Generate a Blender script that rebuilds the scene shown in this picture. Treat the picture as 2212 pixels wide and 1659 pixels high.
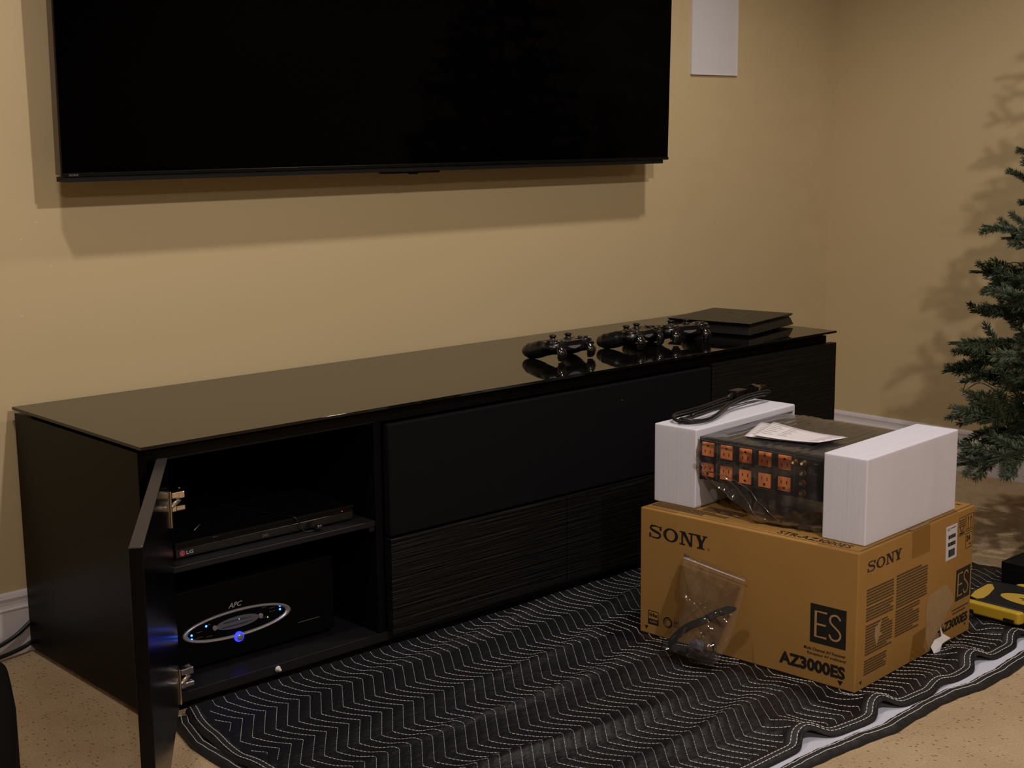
import bpy, math, random
import numpy as np
from mathutils import Vector, Matrix, Euler
R_ = math.radians
rnd = random.Random(7)
scene = bpy.context.scene
for o in list(bpy.data.objects): bpy.data.objects.remove(o)
COL = scene.collection

# ------------------------------------------------------------------ camera
F_PX = 3061.341
cam_d = bpy.data.cameras.new('camera'); cam = bpy.data.objects.new('camera', cam_d); COL.objects.link(cam)
cam_d.sensor_width = 36.0; cam_d.sensor_fit = 'HORIZONTAL'; cam_d.lens = 36.0*F_PX/2212
cam_d.clip_start = .05; cam_d.clip_end = 50
cam.location = (-1.2324, -2.9954, 1.1295); cam.rotation_euler = (1.3973, .0103, -.7395)
scene.camera = cam

# ------------------------------------------------------------------ world, lights, exposure
XR = 3.0238; ZC = 2.42
w = bpy.data.worlds.new('world'); scene.world = w; w.use_nodes = True
w.node_tree.nodes['Background'].inputs[0].default_value = (1, .93, .85, 1)
w.node_tree.nodes['Background'].inputs[1].default_value = .02
def lamp(name, loc, power, col=(1, .9, .8), ang=172, blend=.25, r=.035, aim=(0, 0, -1)):
    l = bpy.data.lights.new(name, 'SPOT'); l.energy = power; l.color = col
    l.spot_size = R_(ang); l.spot_blend = blend; l.shadow_soft_size = r
    o = bpy.data.objects.new(name, l); COL.objects.link(o); o.location = loc
    o.rotation_euler = Vector(aim).to_track_quat('-Z', 'Y').to_euler()
    return o
LC = (1, .92, .86)
lamp('ceiling_lamp', (.265, -2.95, 2.33), 76, LC)
lamp('ceiling_lamp', (-.42, -1.10, 2.33), 29, LC, r=.05, ang=150, blend=.7)
lamp('ceiling_lamp', (1.70, -1.10, 2.33), 32, LC, r=.05, ang=150, blend=.7)
lamp('ceiling_lamp', (-1.9, -4.6, 2.33), 42, LC)
lamp('ceiling_lamp', (2.2, -4.2, 2.33), 10, LC)
scene.view_settings.view_transform = 'Standard'; scene.view_settings.look = 'None'
scene.view_settings.gamma = 1; scene.view_settings.use_curve_mapping = False
scene.view_settings.exposure = .68

# ------------------------------------------------------------------ materials
def lin(c):
    return tuple((x/12.92 if x <= .04045 else ((x+.055)/1.055)**2.4) for x in c)
def mat(name, col, rough=.5, metal=0, spec=.5, bump=None, var=None, coat=0, ior=1.5, emit=None, sss=0, sheen=0):
    m = bpy.data.materials.new(name); m.use_nodes = True; n = m.node_tree; b = n.nodes['Principled BSDF']
    b.inputs['Base Color'].default_value = (*col, 1); b.inputs['Roughness'].default_value = rough
    b.inputs['Metallic'].default_value = metal; b.inputs['Specular IOR Level'].default_value = spec
    b.inputs['IOR'].default_value = ior; b.inputs['Coat Weight'].default_value = coat
    if sheen: b.inputs['Sheen Weight'].default_value = sheen
    if sss:
        b.inputs['Subsurface Weight'].default_value = sss; b.inputs['Subsurface Radius'].default_value = (.02, .02, .02)
        b.inputs['Subsurface Scale'].default_value = 1
    if emit:
        b.inputs['Emission Color'].default_value = (*emit[0], 1); b.inputs['Emission Strength'].default_value = emit[1]
    if bump or var:
        tc = n.nodes.new('ShaderNodeTexCoord')
        def noise(sc, det=4):
            mp = n.nodes.new('ShaderNodeMapping'); n.links.new(tc.outputs['Object'], mp.inputs[0])
            mp.inputs['Scale'].default_value = sc if isinstance(sc, tuple) else (sc,)*3
            nz = n.nodes.new('ShaderNodeTexNoise'); nz.inputs['Scale'].default_value = 1; nz.inputs['Detail'].default_value = det
            n.links.new(mp.outputs[0], nz.inputs['Vector']); return nz
        if bump:
            nz = noise(bump[0]); bp = n.nodes.new('ShaderNodeBump'); bp.inputs['Strength'].default_value = bump[1]
            bp.inputs['Distance'].default_value = bump[2]
            n.links.new(nz.outputs[0], bp.inputs['Height']); n.links.new(bp.outputs[0], b.inputs['Normal'])
        if var:
            nz = noise(var[0]); cr = n.nodes.new('ShaderNodeValToRGB')
            cr.color_ramp.elements[0].position = var[2] if len(var) > 2 else .3
            cr.color_ramp.elements[1].position = var[3] if len(var) > 3 else .7
            cr.color_ramp.elements[0].color = (*var[1], 1); cr.color_ramp.elements[1].color = (*col, 1)
            n.links.new(nz.outputs[0], cr.inputs[0]); n.links.new(cr.outputs[0], b.inputs['Base Color'])
    return m
M = {}
M['wall'] = mat('wall_paint', (.515, .40, .228), .62, spec=.25, bump=(260, .12, .002), var=(1.3, (.50, .385, .218)))
M['ceil'] = mat('ceiling_paint', (.7, .66, .6), .9)
M['trim'] = mat('white_trim_paint', (.62, .575, .59), .35, spec=.4)
M['speaker'] = mat('white_grille', (.60, .575, .60), .6, bump=(900, .3, .001))
M['black_wood'] = mat('black_stained_wood', (.003, .0022, .0019), .36, spec=.10, bump=((3, 40, 60), .1, .001))
M['black_ribbed'] = mat('black_ribbed_veneer', (.0055, .0045, .0038), .5, spec=.22)
M['inside'] = mat('cabinet_inside_black', (.002, .0018, .002), .55, spec=.12)
M['door_edge'] = mat('black_laminate_edge', (.03, .026, .027), .45, spec=.5, bump=((40, 40, 200), .1, .0005))
M['laminate'] = mat('satin_black_laminate', (.002, .0016, .002), .22, spec=.22)
M['shelf'] = mat('shelf_black_laminate', (.010, .0088, .010), .4, spec=.35)
M['grille'] = mat('black_speaker_cloth', (.0042, .0036, .0045), .9, spec=.1, bump=(1500, .5, .0006))
M['glass_top'] = mat('smoked_glass_top', (.004, .0035, .003), .035, spec=.5, ior=1.44)
M['tv_screen'] = mat('tv_screen_glass', (.0004, .0003, .0004), .05, spec=.05, ior=1.45)
M['tv_frame'] = mat('tv_dark_metal', (.003, .0028, .0028), .3, spec=.16)
M['tv_side'] = mat('tv_brushed_side', (.10, .085, .075), .28, metal=.7)
M['tv_back'] = mat('tv_back_plastic', (.003, .003, .003), .6, spec=.2)
M['card'] = mat('cardboard', (.355, .19, .053), .72, spec=.2, bump=((30, 30, 300), .12, .001), var=(9, (.33, .175, .047)))
M['card_in'] = mat('cardboard_core', (.16, .085, .03), .9)
M['ink'] = mat('black_print', (.009, .007, .006), .6)
M['fine_ink'] = mat('small_print', (.075, .042, .016), .8)
M['card_flat'] = mat('bare_cardboard_lettering', (.36, .21, .075), .75)
M['tape'] = mat('brown_packing_tape', (.235, .115, .018), .22, spec=.5)
M['torn'] = mat('scuffed_cardboard', (.36, .235, .115), .9, bump=(200, .5, .002), var=(40, (.32, .2, .09)))
M['torn_paper'] = mat('torn_white_paper', (.75, .70, .72), .8)
M['label'] = mat('white_paper_label', (.60, .57, .60), .6)
M['paper'] = mat('white_card_paper', (.72, .67, .68), .65)
M['grey_ink'] = mat('grey_print', (.35, .33, .34), .7)
M['foam'] = mat('white_polyethylene_foam', (.63, .58, .60), .75, spec=.25, sss=.25, bump=(500, .3, .001))
M['unit'] = mat('black_powder_coat', (.012, .011, .012), .38, spec=.5)
M['outlet'] = mat('orange_outlet_plastic', (1.0, .33, .10), .4)
M['hole'] = mat('outlet_slot_black', (.004, .003, .003), .7)
M['gold'] = mat('gold_plate', (.75, .5, .16), .22, metal=1)
M['whiteplastic'] = mat('white_plastic', (.6, .58, .56), .5)
M['line'] = mat('panel_line_print', (.16, .16, .17), .6)
M['rubber'] = mat('black_cable_rubber', (.009, .008, .0075), .36, spec=.4)
M['blackplastic'] = mat('matte_black_plastic', (.0055, .005, .0055), .30, spec=.5, bump=(900, .15, .0005))
M['gloss_black'] = mat('gloss_black_plastic', (.004, .0035, .004), .12, spec=.8, coat=.5)
M['lightbar'] = mat('grey_light_bar', (.13, .12, .15), .3)
M['red_mark'] = mat('orange_red_mark', (.55, .10, .05), .5)
M['pink_mark'] = mat('pink_mark', (.4, .16, .2), .5)
M['grey_mark'] = mat('grey_mark', (.13, .125, .12), .5)
M['ps_top'] = mat('console_satin_black', (.006, .0055, .005), .38, spec=.4)
M['chrome'] = mat('nickel_hinge', (.75, .70, .64), .18, metal=1)
M['silver'] = mat('silver_plastic_ring', (.42, .40, .42), .3, metal=.6)
M['silver_dark'] = mat('grey_display_oval', (.10, .10, .125), .5)
M['ups'] = mat('matte_unit_black', (.0014, .0013, .0014), .5, spec=.1)
M['blue'] = mat('blue_led', (.02, .06, .8), .4, emit=((.02, .12, 1), 6))
M['blue_ring'] = mat('blue_ring_led', (.02, .03, .6), .4, emit=((.02, .03, 1), 1.6))
M['yellow_led'] = mat('yellow_led', (.5, .5, .05), .4, emit=((.6, .6, .05), .8))
M['red_led'] = mat('red_led', (.6, .02, .02), .4, emit=((1, .02, .02), 1.5))
M['red_logo'] = mat('red_logo_disc', (.30, .012, .03), .5)
M['logo_grey'] = mat('logo_grey', (.34, .33, .34), .5)
M['player'] = mat('player_black_metal', (.0025, .0024, .0024), .4, spec=.25)
M['player_face'] = mat('player_gloss_face', (.008, .0075, .007), .18, spec=.7)
M['pad'] = mat('quilted_black_fabric', (.0052, .0047, .0062), .5, spec=.30, bump=((45, 70, 45), .55, .006), sheen=0)
M['pad_bind'] = mat('black_binding_fabric', (.006, .0052, .0058), .6, bump=(300, .5, .0015), sheen=0)
M['pad_white'] = mat('white_pad_underside', (.52, .53, .62), .85, bump=(200, .4, .002))
M['thread'] = mat('white_thread', (.62, .60, .58), .75)
M['caseblack'] = mat('tool_case_black', (.008, .008, .009), .5, bump=(700, .3, .0006))
M['yellow'] = mat('tool_case_yellow', (.52, .34, .025), .42)
M['yellow2'] = mat('tool_case_yellow_panel', (.53, .34, .05), .5)
M['box_black'] = mat('black_carton', (.004, .004, .0045), .5, spec=.25)
M['leather'] = mat('dark_leather', (.0012, .0009, .0009), .75, spec=.05, bump=(200, .3, .001))
M['bark'] = mat('brown_branch_wrap', (.03, .028, .016), .9)
M['needle'] = mat('fir_needles', (.034, .055, .020), .5, spec=.3, var=(14, (.075, .098, .062)))
M['socket'] = mat('green_socket', (.012, .06, .04), .4)
M['cordgreen'] = mat('green_wire', (.008, .03, .016), .5)

def film(name, haze=.12, col=(.8, .76, .78), rough=.08, bump=.4, sc=60):
    m = bpy.data.materials.new(name); m.use_nodes = True; n = m.node_tree; n.nodes.clear()
    out = n.nodes.new('ShaderNodeOutputMaterial'); tr = n.nodes.new('ShaderNodeBsdfTransparent')
    gl = n.nodes.new('ShaderNodeBsdfGlossy'); gl.inputs['Roughness'].default_value = rough
    gl.inputs['Color'].default_value = (1, 1, 1, 1)
    df = n.nodes.new('ShaderNodeBsdfDiffuse'); df.inputs['Color'].default_value = (*col, 1)
    fr = n.nodes.new('ShaderNodeFresnel'); fr.inputs['IOR'].default_value = 1.5
    tc = n.nodes.new('ShaderNodeTexCoord'); nz = n.nodes.new('ShaderNodeTexNoise'); nz.inputs['Scale'].default_value = sc
    nz.inputs['Detail'].default_value = 3; bp = n.nodes.new('ShaderNodeBump'); bp.inputs['Strength'].default_value = bump
    bp.inputs['Distance'].default_value = .004
    n.links.new(tc.outputs['Object'], nz.inputs['Vector']); n.links.new(nz.outputs[0], bp.inputs['Height'])
    for q in (gl, fr): n.links.new(bp.outputs[0], q.inputs['Normal'])
    m1 = n.nodes.new('ShaderNodeMixShader'); m1.inputs[0].default_value = haze
    n.links.new(tr.outputs[0], m1.inputs[1]); n.links.new(df.outputs[0], m1.inputs[2])
    m2 = n.nodes.new('ShaderNodeMixShader'); n.links.new(fr.outputs[0], m2.inputs[0])
    n.links.new(m1.outputs[0], m2.inputs[1]); n.links.new(gl.outputs[0], m2.inputs[2]); n.links.new(m2.outputs[0], out.inputs[0])
    return m
M['film'] = film('clear_plastic_film', .022, rough=.10, bump=.45, sc=14)
M['bagfilm'] = film('zip_bag_film', .014, rough=.06, bump=.5, sc=30)
M['bulb'] = film('clear_bulb', .35, (.9, .85, .8), .05, 0)
def ribbed():
    m = M['black_ribbed']; n = m.node_tree; b = n.nodes['Principled BSDF']
    tc = n.nodes.new('ShaderNodeTexCoord'); mp = n.nodes.new('ShaderNodeMapping'); mp.inputs['Scale'].default_value = (5, 5, 190)
    nz = n.nodes.new('ShaderNodeTexNoise'); nz.inputs['Scale'].default_value = 1; nz.inputs['Detail'].default_value = 2.5
    bp = n.nodes.new('ShaderNodeBump'); bp.inputs['Strength'].default_value = 1; bp.inputs['Distance'].default_value = .006
    n.links.new(tc.outputs['Object'], mp.inputs[0]); n.links.new(mp.outputs[0], nz.inputs['Vector'])
    n.links.new(nz.outputs[0], bp.inputs['Height']); n.links.new(bp.outputs[0], b.inputs['Normal'])
ribbed()
def foamlines():
    m = M['foam']; n = m.node_tree; b = n.nodes['Principled BSDF']
    tc = n.nodes.new('ShaderNodeTexCoord'); mp = n.nodes.new('ShaderNodeMapping'); mp.inputs['Scale'].default_value = (14, 260, 3)
    nz = n.nodes.new('ShaderNodeTexNoise'); nz.inputs['Scale'].default_value = 1; nz.inputs['Detail'].default_value = 2
    cr = n.nodes.new('ShaderNodeValToRGB'); cr.color_ramp.elements[0].position = .3; cr.color_ramp.elements[1].position = .62
    cr.color_ramp.elements[0].color = (.625, .61, .675, 1); cr.color_ramp.elements[1].color = (.665, .65, .715, 1)
    n.links.new(tc.outputs['Object'], mp.inputs[0]); n.links.new(mp.outputs[0], nz.inputs['Vector'])
    n.links.new(nz.outputs[0], cr.inputs[0]); n.links.new(cr.outputs[0], b.inputs['Base Color'])
foamlines()
def carpet():
    m = mat('beige_carpet', (.46, .33, .2), .95, spec=.1); n = m.node_tree; b = n.nodes['Principled BSDF']; L = n.links
    tc = n.nodes.new('ShaderNodeTexCoord')
    def mp(sc, rot=0):
        q = n.nodes.new('ShaderNodeMapping'); q.inputs['Scale'].default_value = sc; q.inputs['Rotation'].default_value = (0, 0, rot)
        L.new(tc.outputs['Object'], q.inputs[0]); return q
    # rows of loops
    vo = n.nodes.new('ShaderNodeTexVoronoi'); vo.inputs['Scale'].default_value = 1; vo.inputs['Randomness'].default_value = .55
    L.new(mp((240, 160, 1)).outputs[0], vo.inputs['Vector'])
    # dark pits / flecks, sparse
    v2 = n.nodes.new('ShaderNodeTexVoronoi'); v2.inputs['Scale'].default_value = 1; v2.inputs['Randomness'].default_value = .7
    L.new(mp((105, 62, 1)).outputs[0], v2.inputs['Vector'])
    r2 = n.nodes.new('ShaderNodeValToRGB'); r2.color_ramp.elements[0].position = .08; r2.color_ramp.elements[1].position = .24
    r2.color_ramp.elements[0].color = (0, 0, 0, 1); L.new(v2.outputs['Distance'], r2.inputs[0])
    big = n.nodes.new('ShaderNodeTexNoise'); big.inputs['Scale'].default_value = 5; big.inputs['Detail'].default_value = 5
    L.new(tc.outputs['Object'], big.inputs['Vector'])
    rb = n.nodes.new('ShaderNodeValToRGB'); rb.color_ramp.elements[0].color = (.40, .285, .165, 1); rb.color_ramp.elements[1].color = (.49, .36, .225, 1)
    rb.color_ramp.elements[0].position = .35; rb.color_ramp.elements[1].position = .65; L.new(big.outputs[0], rb.inputs[0])
    sm = n.nodes.new('ShaderNodeTexNoise'); sm.inputs['Scale'].default_value = 300; L.new(tc.outputs['Object'], sm.inputs['Vector'])
    mx = n.nodes.new('ShaderNodeMix'); mx.data_type = 'RGBA'; L.new(r2.outputs[0], mx.inputs[0])
    mx.inputs[6].default_value = (.23, .145, .075, 1); L.new(rb.outputs[0], mx.inputs[7])
    m3 = n.nodes.new('ShaderNodeMix'); m3.data_type = 'RGBA'; m3.blend_type = 'MULTIPLY'; m3.inputs[0].default_value = .35
    L.new(mx.outputs[2], m3.inputs[6]); 
    rs = n.nodes.new('ShaderNodeValToRGB'); rs.color_ramp.elements[0].position = .3; rs.color_ramp.elements[1].position = .6
    rs.color_ramp.elements[0].color = (.45, .42, .4, 1); L.new(sm.outputs[0], rs.inputs[0]); L.new(rs.outputs[0], m3.inputs[7])
    L.new(m3.outputs[2], b.inputs['Base Color'])
    ad = n.nodes.new('ShaderNodeMath'); ad.operation = 'SUBTRACT'; L.new(r2.outputs[0], ad.inputs[0]); L.new(vo.outputs['Distance'], ad.inputs[1])
    bp = n.nodes.new('ShaderNodeBump'); bp.inputs['Strength'].default_value = .8; bp.inputs['Distance'].default_value = .003
    L.new(ad.outputs[0], bp.inputs['Height']); L.new(bp.outputs[0], b.inputs['Normal'])
    return m
M['carpet'] = carpet()

# ------------------------------------------------------------------ mesh helpers
class MB:
    def __init__(s): s.v = []; s.f = []
    def add(s, vs, fs):
        k = len(s.v); s.v += [tuple(map(float, q)) for q in vs]; s.f += [tuple(i+k for i in f) for f in fs]; return s
    def box(s, x0, x1, y0, y1, z0, z1):
        vs = [(x, y, z) for z in (z0, z1) for y in (y0, y1) for x in (x0, x1)]
        return s.add(vs, [(0, 2, 3, 1), (4, 5, 7, 6), (0, 1, 5, 4), (2, 6, 7, 3), (0, 4, 6, 2), (1, 3, 7, 5)])
    def cbox(s, c, d): return s.box(c[0]-d[0]/2, c[0]+d[0]/2, c[1]-d[1]/2, c[1]+d[1]/2, c[2]-d[2]/2, c[2]+d[2]/2)
    def prism(s, poly, a, b, ax=2):
        # poly in the two other axes (in cyclic-free order: ax=2 -> x,y ; ax=1 -> x,z ; ax=0 -> y,z)
        n = len(poly)
        def P(p, h):
            return (p[0], p[1], h) if ax == 2 else ((p[0], h, p[1]) if ax == 1 else (h, p[0], p[1]))
        vs = [P(p, a) for p in poly]+[P(p, b) for p in poly]
        return s.add(vs, [tuple(range(n))[::-1], tuple(range(n, 2*n))]+[(i, (i+1) % n, n+(i+1) % n, n+i) for i in range(n)])
    def tube(s, pts, r, seg=8, cap=True, flat=1.0):
        pts = [Vector(p) for p in pts]; n = len(pts); rs = r if isinstance(r, (list, tuple)) else [r]*n
        vs = []; up = None
        for i, p in enumerate(pts):
            t = (pts[min(i+1, n-1)]-pts[max(i-1, 0)]).normalized()
            if up is None: up = Vector((0, 0, 1)) if abs(t.z) < .9 else Vector((1, 0, 0))
            sd = t.cross(up).normalized(); up2 = sd.cross(t).normalized(); up = up2
            for k in range(seg):
                a = 2*math.pi*k/seg; vs.append(p+sd*math.cos(a)*rs[i]+up2*math.sin(a)*rs[i]*flat)
        fs = [(i*seg+k, i*seg+(k+1) % seg, (i+1)*seg+(k+1) % seg, (i+1)*seg+k) for i in range(n-1) for k in range(seg)]
        if cap: fs += [tuple(range(seg))[::-1], tuple((n-1)*seg+k for k in range(seg))]
        return s.add(vs, fs)
    def lathe(s, prof, c=(0, 0, 0), axis=(0, 0, 1), seg=24, sx=1, sy=1):
        q = Vector((0, 0, 1)).rotation_difference(Vector(axis).normalized()); c = Vector(c); vs = []
        for r, h in prof:
            for k in range(seg):
                a = 2*math.pi*k/seg; vs.append(c+q @ Vector((r*math.cos(a)*sx, r*math.sin(a)*sy, h)))
        n = len(prof)
        fs = [(i*seg+k, i*seg+(k+1) % seg, (i+1)*seg+(k+1) % seg, (i+1)*seg+k) for i in range(n-1) for k in range(seg)]
        fs += [tuple(range(seg))[::-1], tuple((n-1)*seg+k for k in range(seg))]
        return s.add(vs, fs)
    def ell(s, c, d, seg=16, rings=10, rot=None):
        vs = []; c = Vector(c)
        for i in range(rings+1):
            th = math.pi*i/rings
            for k in range(seg):
                a = 2*math.pi*k/seg
                p = Vector((d[0]*math.sin(th)*math.cos(a), d[1]*math.sin(th)*math.sin(a), d[2]*math.cos(th)))
                if rot: p = rot @ p
                vs.append(c+p)
        fs = [(i*seg+k, (i+1)*seg+k, (i+1)*seg+(k+1) % seg, i*seg+(k+1) % seg) for i in range(rings) for k in range(seg)]
        return s.add(vs, fs)
    def grid(s, fn, nu, nv):
        vs = [fn(i/nu, j/nv) for j in range(nv+1) for i in range(nu+1)]; W = nu+1
        return s.add(vs, [(j*W+i, j*W+i+1, (j+1)*W+i+1, (j+1)*W+i) for j in range(nv) for i in range(nu)])
    def mapv(s, fn): s.v = [tuple(fn(Vector(q))) for q in s.v]; return s
    def build(s, name, m, parent=None, origin=(0, 0, 0), smooth=False, bevel=0, seg=2, ang=40, label=None, weld=False):
        me = bpy.data.meshes.new(name); me.from_pydata([tuple(a-b for a, b in zip(q, origin)) for q in s.v], [], s.f)
        import bmesh
        bm = bmesh.new(); bm.from_mesh(me)
        if weld: bmesh.ops.remove_doubles(bm, verts=bm.verts, dist=1e-5)
        bmesh.ops.recalc_face_normals(bm, faces=bm.faces); bm.to_mesh(me); bm.free()
        if m: me.materials.append(M[m] if isinstance(m, str) else m)
        o = bpy.data.objects.new(name, me); COL.objects.link(o)
        if parent: o.parent = parent
        if smooth: me.polygons.foreach_set('use_smooth', [True]*len(me.polygons))
        if bevel:
            md = o.modifiers.new('bevel', 'BEVEL'); md.width = bevel; md.segments = seg; md.limit_method = 'ANGLE'; md.angle_limit = R_(ang)
            me.polygons.foreach_set('use_smooth', [True]*len(me.polygons))
            md.harden_normals = True
        if label: o['label'] = label
        return o
def tag(o, label=None, cat=None, group=None, kind=None):
    if label: o['label'] = label
    if cat: o['category'] = cat
    if group: o['group'] = group
    if kind: o['kind'] = kind
    return o
def thing(name, loc, label, cat, rz=0, group=None):
    o = bpy.data.objects.new(name, None); COL.objects.link(o); o.location = loc; o.rotation_euler = (0, 0, rz)
    o.empty_display_size = .05
    return tag(o, label, cat, group)
def copy_tree(o, parent=None):
    c = o.copy(); COL.objects.link(c); c.parent = parent
    for ch in list(o.children): copy_tree(ch, c)
    return c
def smooth_pts(pts, n=8):
    P = [Vector(p) for p in pts]; P = [P[0]*2-P[1]]+P+[P[-1]*2-P[-2]]; out = []
    for i in range(1, len(P)-2):
        a, b, c, d = P[i-1:i+3]
        for k in range(n):
            t = k/n; out.append(.5*((2*b)+(c-a)*t+(2*a-5*b+4*c-d)*t*t+(3*b-a-3*c+d)*t**3))
    out.append(P[-2]); return out
# flat print: polygons laid on a plane given by origin O, right U, up V, with a hair of thickness along N
class Print:
    def __init__(s, O, U, V, h=.0004):
        s.O, s.U, s.V = Vector(O), Vector(U).normalized(), Vector(V).normalized(); s.N = s.U.cross(s.V).normalized(); s.h = h; s.b = MB()
    def P(s, u, v, h=None): return s.O+s.U*u+s.V*v+s.N*(s.h if h is None else h)
    def poly(s, pts):
        n = len(pts); s.b.add([s.P(*p) for p in pts]+[s.P(p[0], p[1], 0) for p in pts],
                              [tuple(range(n))]+[(i, n+i, n+(i+1) % n, (i+1) % n) for i in range(n)]); return s
    def rect(s, u0, v0, u1, v1): return s.poly([(u0, v0), (u1, v0), (u1, v1), (u0, v1)])
    def stroke(s, pts, wd):
        pts = [Vector((p[0], p[1], 0)) for p in pts]; n = len(pts); ws = wd if isinstance(wd, (list, tuple)) else [wd]*n; L = []; Rr = []
        for i, p in enumerate(pts):
            t = (pts[min(i+1, n-1)]-pts[max(i-1, 0)]).normalized(); q = Vector((-t.y, t.x, 0))
            if 0 < i < n-1:
                t1 = (p-pts[i-1]).normalized(); t2 = (pts[i+1]-p).normalized(); cs = max(.5, (t1.x+t2.x)**2/4+(t1.y+t2.y)**2/4)**.5
                k = ws[i]/2/cs
            else: k = ws[i]/2
            L.append(p+q*k); Rr.append(p-q*k)
        vs = [s.P(p.x, p.y) for p in L]+[s.P(p.x, p.y) for p in Rr]
        s.b.add(vs, [(n+i, n+i+1, i+1, i) for i in range(n-1)]); return s
    def ring(s, cu, cv, ru, rv, w1, w2=None, seg=28, a0=0, a1=360):
        w2 = w2 or w1; vs = []; K = seg+1
        for k in range(K):
            a = R_(a0+(a1-a0)*k/seg); vs.append(s.P(cu+ru*math.cos(a), cv+rv*math.sin(a)))
        for k in range(K):
            a = R_(a0+(a1-a0)*k/seg); vs.append(s.P(cu+(ru-w1)*math.cos(a), cv+(rv-w2)*math.sin(a)))
        s.b.add(vs, [(k, k+1, K+k+1, K+k) for k in range(seg)]); return s
    def text(s, txt, u0, v0, width=None, height=None, bold=0, slant=0):
        cu = bpy.data.curves.new('t', 'FONT'); cu.body = txt; cu.size = 1; cu.offset = bold; cu.resolution_u = 3; cu.shear = slant
        ob = bpy.data.objects.new('t', cu); COL.objects.link(ob)
        dg = bpy.context.evaluated_depsgraph_get(); me = bpy.data.meshes.new_from_object(ob.evaluated_get(dg))
        vs = [q.co.copy() for q in me.vertices]; fs = [tuple(p.vertices) for p in me.polygons]
        x0 = min(q.x for q in vs); x1 = max(q.x for q in vs); y0 = min(q.y for q in vs); y1 = max(q.y for q in vs)
        sy = height/(y1-y0) if height else width/(x1-x0); sx = width/(x1-x0) if width else sy
        s.b.add([s.P(u0+(q.x-x0)*sx, v0+(q.y-y0)*sy) for q in vs], fs)
        bpy.data.objects.remove(ob); bpy.data.curves.remove(cu); bpy.data.meshes.remove(me); return s
    def sony(s, u, v, H, W):
        # wide slab-serif wordmark in unit cells; four letters
        def T(p, k): return (u+(k+p[0])*W, v+p[1]*H)
        def A(pts, k): s.poly([T(p, k) for p in pts])
        # letter boxes as fractions of W
        # S 0-.235
        pts = [(.205, .80), (.185, .90), (.12, .945), (.055, .905), (.035, .76), (.06, .62), (.12, .53), (.18, .44), (.205, .27), (.175, .10), (.11, .055), (.05, .10), (.028, .24)]
        ws = [.05, .06, .09, .13, .165, .18, .19, .18, .165, .13, .09, .06, .05]
        P = smooth_pts([(p[0]*W, p[1]*H, 0) for p in pts], 3); q = []
        for i in range(len(P)): 
            f = i/3; a = int(min(f, len(ws)-2)); q.append((ws[a]*(1-(f-a))+ws[a+1]*(f-a))*H)
        s.stroke([(u+p.x, v+p.y) for p in P], q)
        A([(.195, .66), (.222, .66), (.222, .97), (.205, .97), (.19, .84)], 0); A([(.012, .03), (.028, .03), (.045, .16), (.038, .36), (.012, .36)], 0)
        # O .255-.51
        s.ring(u+.385*W, v+.5*H, .128*W, .5*H, .052*W, .1*H, 36)
        # N .54-.775
        k = .54
        A([(0, 0), (.085, 0), (.085, .09), (.055, .09), (.055, .78), (.03, .91), (0, .91), (0, 1), (.085, 1), (.185, .34), (.185, .91), (.15, .91), (.15, 1), (.24, 1), (.24, .91), (.21, .91), (.21, 0), (.178, 0), (.03, .82), (.03, .09), (0, .09)][:0] or [(0, 0), (.09, 0), (.09, .09), (0, .09)], k)
        A([(.03, .05), (.058, .05), (.058, .93), (.03, .93)], k); A([(0, .91), (.09, .91), (.09, 1), (0, 1)], k)
        A([(.028, .98), (.092, .98), (.212, 0), (.172, 0)], k)
        A([(.184, 0), (.212, 0), (.212, .95), (.184, .95)], k); A([(.15, .91), (.245, .91), (.245, 1), (.15, 1)], k)
        # Y .79-1
        k = .79
        A([(0, .91), (.1, .91), (.1, 1), (0, 1)], k); A([(.135, .91), (.21, .91), (.21, 1), (.135, 1)], k)
        A([(.022, .95), (.085, .95), (.138, .44), (.08, .40)], k); A([(.16, .95), (.192, .95), (.138, .40), (.105, .44)], k)
        A([(.078, .05), (.138, .05), (.138, .46), (.078, .46)], k); A([(.045, 0), (.17, 0), (.17, .09), (.045, .09)], k)
        return s
    def es(s, u, v, W, H, wd):
        s.stroke([(u+.44*W, v+H), (u, v+H), (u, v), (u+.44*W, v)], wd); s.stroke([(u, v+.5*H), (u+.40*W, v+.5*H)], wd)
        c = [(.97, .84), (.86, .97), (.75, .995), (.62, .94), (.56, .8), (.6, .66), (.75, .53), (.92, .38), (.98, .22), (.9, .06), (.76, 0), (.62, .05), (.54, .2)]
        s.stroke([(p.x, p.y) for p in smooth_pts([(u+a*W, v+b*H, 0) for a, b in c], 4)], wd); return s
    def para(s, u0, v1, u1, v0, lh, seed=0, gap=.25):
        r = random.Random(seed); v = v1
        while v-lh*.62 > v0:
            u = u0; end = u1-(r.random()*.3*(u1-u0) if r.random() < .35 else r.random()*.03*(u1-u0))
            while u < end:
                wl = r.uniform(1.1, 4.2)*lh*.8; e = min(end, u+wl); s.poly([(u, v-lh*.58), (e, v-lh*.58), (e, v), (u, v)]); u = e+lh*gap
            v -= lh
        return s
    def build(s, name, m, parent, origin=(0, 0, 0), kind=None, label=None):
        o = s.b.build(name, m, parent, origin, label=label)
        if kind: o['kind'] = kind
        return o

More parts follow.
